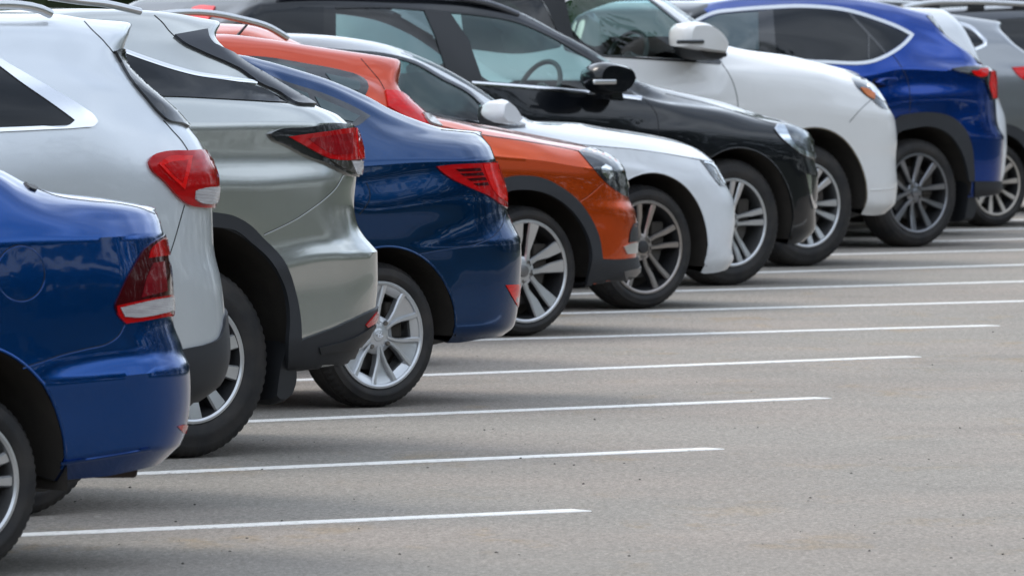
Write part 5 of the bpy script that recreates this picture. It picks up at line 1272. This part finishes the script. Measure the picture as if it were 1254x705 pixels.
def build_ground():
    g = mesh_obj('ground', [(-1500, -600, 0), (1500, -600, 0), (1500, 2500, 0), (-1500, 2500, 0)], [(0, 1, 2, 3)], asphalt(), smooth=False)
    tag(g, kind='structure')
    # unseen kerb and rough grass added beyond the lane, to darken the paint's reflections
    r = Vector((math.sin(math.radians(8.9)), math.cos(math.radians(8.9)), 0)); q = Vector((r.y, -r.x, 0)); P0 = ground(712, 624.6) + q * 4.6
    mb = MB(); rows = []
    for t in (-160, 320):
        c = P0 + r * t
        rows.append([c, c + Vector((0, 0, .11)) + q * .01, c + q * .03 + Vector((0, 0, .13)), c + q * .15 + Vector((0, 0, .13)), c + q * .15])
    mb.loft(rows); k = mb.build('kerb', plain('concrete kerb', (.30, .29, .27), .85, bump=.4), smooth=False); tag(k, kind='structure')
    gm = plain('rough grass', (.030, .040, .015), .9, var=.5, scale=1.5)
    V = [P0 + r * -160 + q * .15, P0 + r * 320 + q * .15, P0 + r * 320 + q * 400, P0 + r * -160 + q * 400]
    gv = mesh_obj('unseen_verge', [v + Vector((0, 0, .10)) for v in V], [(0, 1, 2, 3)], gm, smooth=False); tag(gv, kind='structure')
    # white bay lines, painted by hand: width and edges wander a little
    m, nt, b = new_mat('road paint')
    tc = N(nt, 'ShaderNodeTexCoord'); n = N(nt, 'ShaderNodeTexNoise'); n.inputs['Scale'].default_value = 22; n.inputs['Detail'].default_value = 9; n.inputs['Roughness'].default_value = .8
    nt.links.new(tc.outputs['Object'], n.inputs['Vector'])
    r = N(nt, 'ShaderNodeMapRange'); r.inputs['From Min'].default_value = .50; r.inputs['From Max'].default_value = .68; nt.links.new(n.outputs['Fac'], r.inputs['Value'])
    mx = N(nt, 'ShaderNodeMix', data_type='RGBA'); nt.links.new(r.outputs[0], mx.inputs['Factor']); mx.inputs['A'].default_value = (.74, .725, .69, 1); mx.inputs['B'].default_value = (.36, .34, .30, 1)
    nt.links.new(mx.outputs['Result'], b.inputs['Base Color']); b.inputs['Roughness'].default_value = .7
    ends = [((300, 642.7), (712, 624.6)), ((300, 574), (876, 549.2)), ((620, 502.9), (1008, 487.2)), ((620, 455.5), (1118, 436.6)), ((900, 407.4), (1216, 398.6)),
            ((900, 378.1), (1300, 367.6)), ((1097, 349), (1390, 341.0)), ((1097, 328.8), (1470, 318.0)), ((1094, 309.9), (1540, 299)), ((1157, 295.2), (1600, 284)), ((1167, 282), (1650, 271)), ((1180, 271), (1700, 259))]
    rnd = random.Random(3)
    for k, (p, q) in enumerate(ends):
        a = ground(*p); b_ = ground(*q); d = (b_ - a); L_ = d.length; d.normalize(); nrm = Vector((-d.y, d.x, 0))
        a2 = b_ - d * 6.2; n_ = 120; V = []; w = .058
        ph = [rnd.uniform(0, 6) for _ in range(4)]
        for i in range(n_ + 1):
            t = i / n_; c = a2.lerp(b_, t); x = t * 6.2
            e1 = .004 * math.sin(x * 3.1 + ph[0]) + .003 * math.sin(x * 11 + ph[1]) + rnd.uniform(-.002, .002); e2 = .004 * math.sin(x * 2.7 + ph[2]) + .003 * math.sin(x * 13 + ph[3]) + rnd.uniform(-.002, .002)
            V += [c + nrm * (w + e1 + .003), c + nrm * (w + e1) + Vector((0, 0, .003)), c - nrm * (w + e2) + Vector((0, 0, .003)), c - nrm * (w + e2 + .003)]
        F = [(4 * i + j, 4 * i + j + 1, 4 * i + j + 5, 4 * i + j + 4) for i in range(n_) for j in range(3)]
        o = mesh_obj('road_marking', V, F, m, smooth=False); tag(o, kind='structure')
    # loose grit on the lane
    mb = MB(); rnd = random.Random(11)
    for i in range(420):
        y = rnd.uniform(360, 700); x = rnd.uniform(60, 1254); p = ground(x, y); s = rnd.choice((.0015, .002, .002, .0025, .003, .004, .006))
        V = []
        for a in range(6):
            V.append(p + Vector((math.cos(a * PI / 3) * s * rnd.uniform(.7, 1.3), math.sin(a * PI / 3) * s * rnd.uniform(.7, 1.3), s * .25)))
        V.append(p + Vector((rnd.uniform(-.3, .3) * s, 0, s * rnd.uniform(.7, 1.1)))); V.append(p - Vector((0, 0, .002)))
        mb.add(V, [(a, (a + 1) % 6, 6) for a in range(6)] + [((a + 1) % 6, a, 7) for a in range(6)], rnd.choice((0, 0, 1)))
    o = mb.build('loose_grit', [plain('dark grit', (.09, .08, .07), .9), plain('pale grit', (.36, .33, .29), .9)], smooth=False)
    tag(o, kind='stuff')

# ------------------------------------------------------------------ trees beyond the lane, seen only mirrored in the paint
def build_trees():
    m, nt, b = new_mat('leaves')
    tc = N(nt, 'ShaderNodeTexCoord'); n = N(nt, 'ShaderNodeTexNoise'); n.inputs['Scale'].default_value = .8; nt.links.new(tc.outputs['Object'], n.inputs['Vector'])
    mx = N(nt, 'ShaderNodeMix', data_type='RGBA'); nt.links.new(n.outputs['Fac'], mx.inputs['Factor']); mx.inputs['A'].default_value = (.02, .034, .012, 1); mx.inputs['B'].default_value = (.05, .07, .022, 1)
    nt.links.new(mx.outputs['Result'], b.inputs['Base Color']); b.inputs['Roughness'].default_value = .7
    rnd = random.Random(5); mb = MB()
    spots = []
    for i in range(70):
        t = i / 69; y = -70 + 350 * t
        spots.append((44 + rnd.uniform(-3, 5) + 10 * t, y, rnd.uniform(16.0, 23.0)))
    for i in range(26): spots.append((-70 + i * 4.6, -64 + rnd.uniform(-5, 5), rnd.uniform(14, 20)))
    for i in range(44): spots.append((-95 + i * 3.2, 112 + rnd.uniform(-5, 8), rnd.uniform(9, 14)))
    for (x, y, h) in spots:
        for k in range(900):
            u = rnd.uniform(-1, 1); a = rnd.uniform(0, 2 * PI); rr = rnd.random() ** .4
            ex = math.sqrt(1 - u * u) * math.cos(a) * rr; ey = math.sqrt(1 - u * u) * math.sin(a) * rr; ez = u * rr
            w = h * .27 * (1 + .25 * math.sin(3 * a + x))
            c = Vector((x + ex * w, y + ey * w, h * .52 + ez * h * .50)); s = rnd.uniform(.3, .75)
            if k % 6 == 0: c.z = rnd.uniform(0, 2.5)
            d1 = Vector((rnd.gauss(0, 1), rnd.gauss(0, 1), rnd.gauss(0, 1))).normalized(); d2 = d1.orthogonal().normalized()
            mb.add([c - d1 * s, c + d2 * s * .8, c + d1 * s, c - d2 * s * .8], [(0, 1, 2, 3)])
    me = bpy.data.meshes.new('treeline'); me.from_pydata(mb.v, [], mb.f); me.materials.append(m)
    o = bpy.data.objects.new('treeline', me); C.objects.link(o)
    tag(o, kind='stuff')

# ------------------------------------------------------------------ sky and light
def build_light():
    sc = bpy.context.scene
    w = bpy.data.worlds.new('World'); sc.world = w; w.use_nodes = True; nt = w.node_tree
    bg = nt.nodes['Background']
    el, az = math.radians(52), math.radians(-70)      # azimuth measured from +Y towards +X
    sky = N(nt, 'ShaderNodeTexSky', sky_type='NISHITA'); sky.sun_disc = False; sky.sun_elevation = el; sky.sun_rotation = az; sky.air_density = 1.2; sky.dust_density = 2.5
    tc = N(nt, 'ShaderNodeTexCoord')
    n = N(nt, 'ShaderNodeTexNoise'); n.inputs['Scale'].default_value = 2.2; n.inputs['Detail'].default_value = 8; n.inputs['Roughness'].default_value = .58
    mp = N(nt, 'ShaderNodeMapping'); mp.inputs['Scale'].default_value = (1, 1, 2.2); nt.links.new(tc.outputs['Generated'], mp.inputs['Vector']); nt.links.new(mp.outputs[0], n.inputs['Vector'])
    r = N(nt, 'ShaderNodeMapRange'); r.inputs['From Min'].default_value = .38; r.inputs['From Max'].default_value = .62; r.inputs['To Min'].default_value = .45; r.inputs['To Max'].default_value = .95
    nt.links.new(n.outputs['Fac'], r.inputs['Value'])
    mx = N(nt, 'ShaderNodeMix', data_type='RGBA'); nt.links.new(r.outputs[0], mx.inputs['Factor']); nt.links.new(sky.outputs[0], mx.inputs['A']); 
    n2 = N(nt, 'ShaderNodeTexNoise'); n2.inputs['Scale'].default_value = 3.4; n2.inputs['Detail'].default_value = 7; n2.inputs['Roughness'].default_value = .55
    nt.links.new(mp.outputs[0], n2.inputs['Vector'])
    r2 = N(nt, 'ShaderNodeMapRange'); r2.inputs['From Min'].default_value = .36; r2.inputs['From Max'].default_value = .64; r2.inputs['To Min'].default_value = .55; r2.inputs['To Max'].default_value = 1.3
    nt.links.new(n2.outputs['Fac'], r2.inputs['Value'])
    cs = N(nt, 'ShaderNodeVectorMath', operation='SCALE'); cs.inputs[0].default_value = (6.1, 6.7, 7.5); nt.links.new(r2.outputs[0], cs.inputs['Scale']); nt.links.new(cs.outputs[0], mx.inputs['B'])
    nt.links.new(mx.outputs['Result'], bg.inputs['Color']); bg.inputs['Strength'].default_value = .148
    sd = bpy.data.lights.new('sun', 'SUN'); sd.energy = .8; sd.angle = math.radians(20); sd.color = (1, .94, .86)
    s = bpy.data.objects.new('sun', sd); C.objects.link(s)
    d = Vector((math.sin(az) * math.cos(el), math.cos(az) * math.cos(el), math.sin(el)))
    s.rotation_euler = d.to_track_quat('Z', 'Y').to_euler()
    sc.view_settings.view_transform = 'Standard'; sc.view_settings.look = 'None'; sc.view_settings.gamma = 1; sc.view_settings.exposure = 0.85
    sc.cycles.max_bounces = 8; sc.cycles.transparent_max_bounces = 16; sc.cycles.caustics_reflective = False; sc.cycles.caustics_refractive = False
    sc.cycles.use_denoising = True

build_light(); build_ground(); build_trees()
for f in (car_1, car_2, car_3, car_4, car_5, car_6, car_7, car_8, car_9, car_10, car_11, car_12, car_13):
    if 'ONLY' in globals() and f.__name__ not in ONLY: continue
    f()
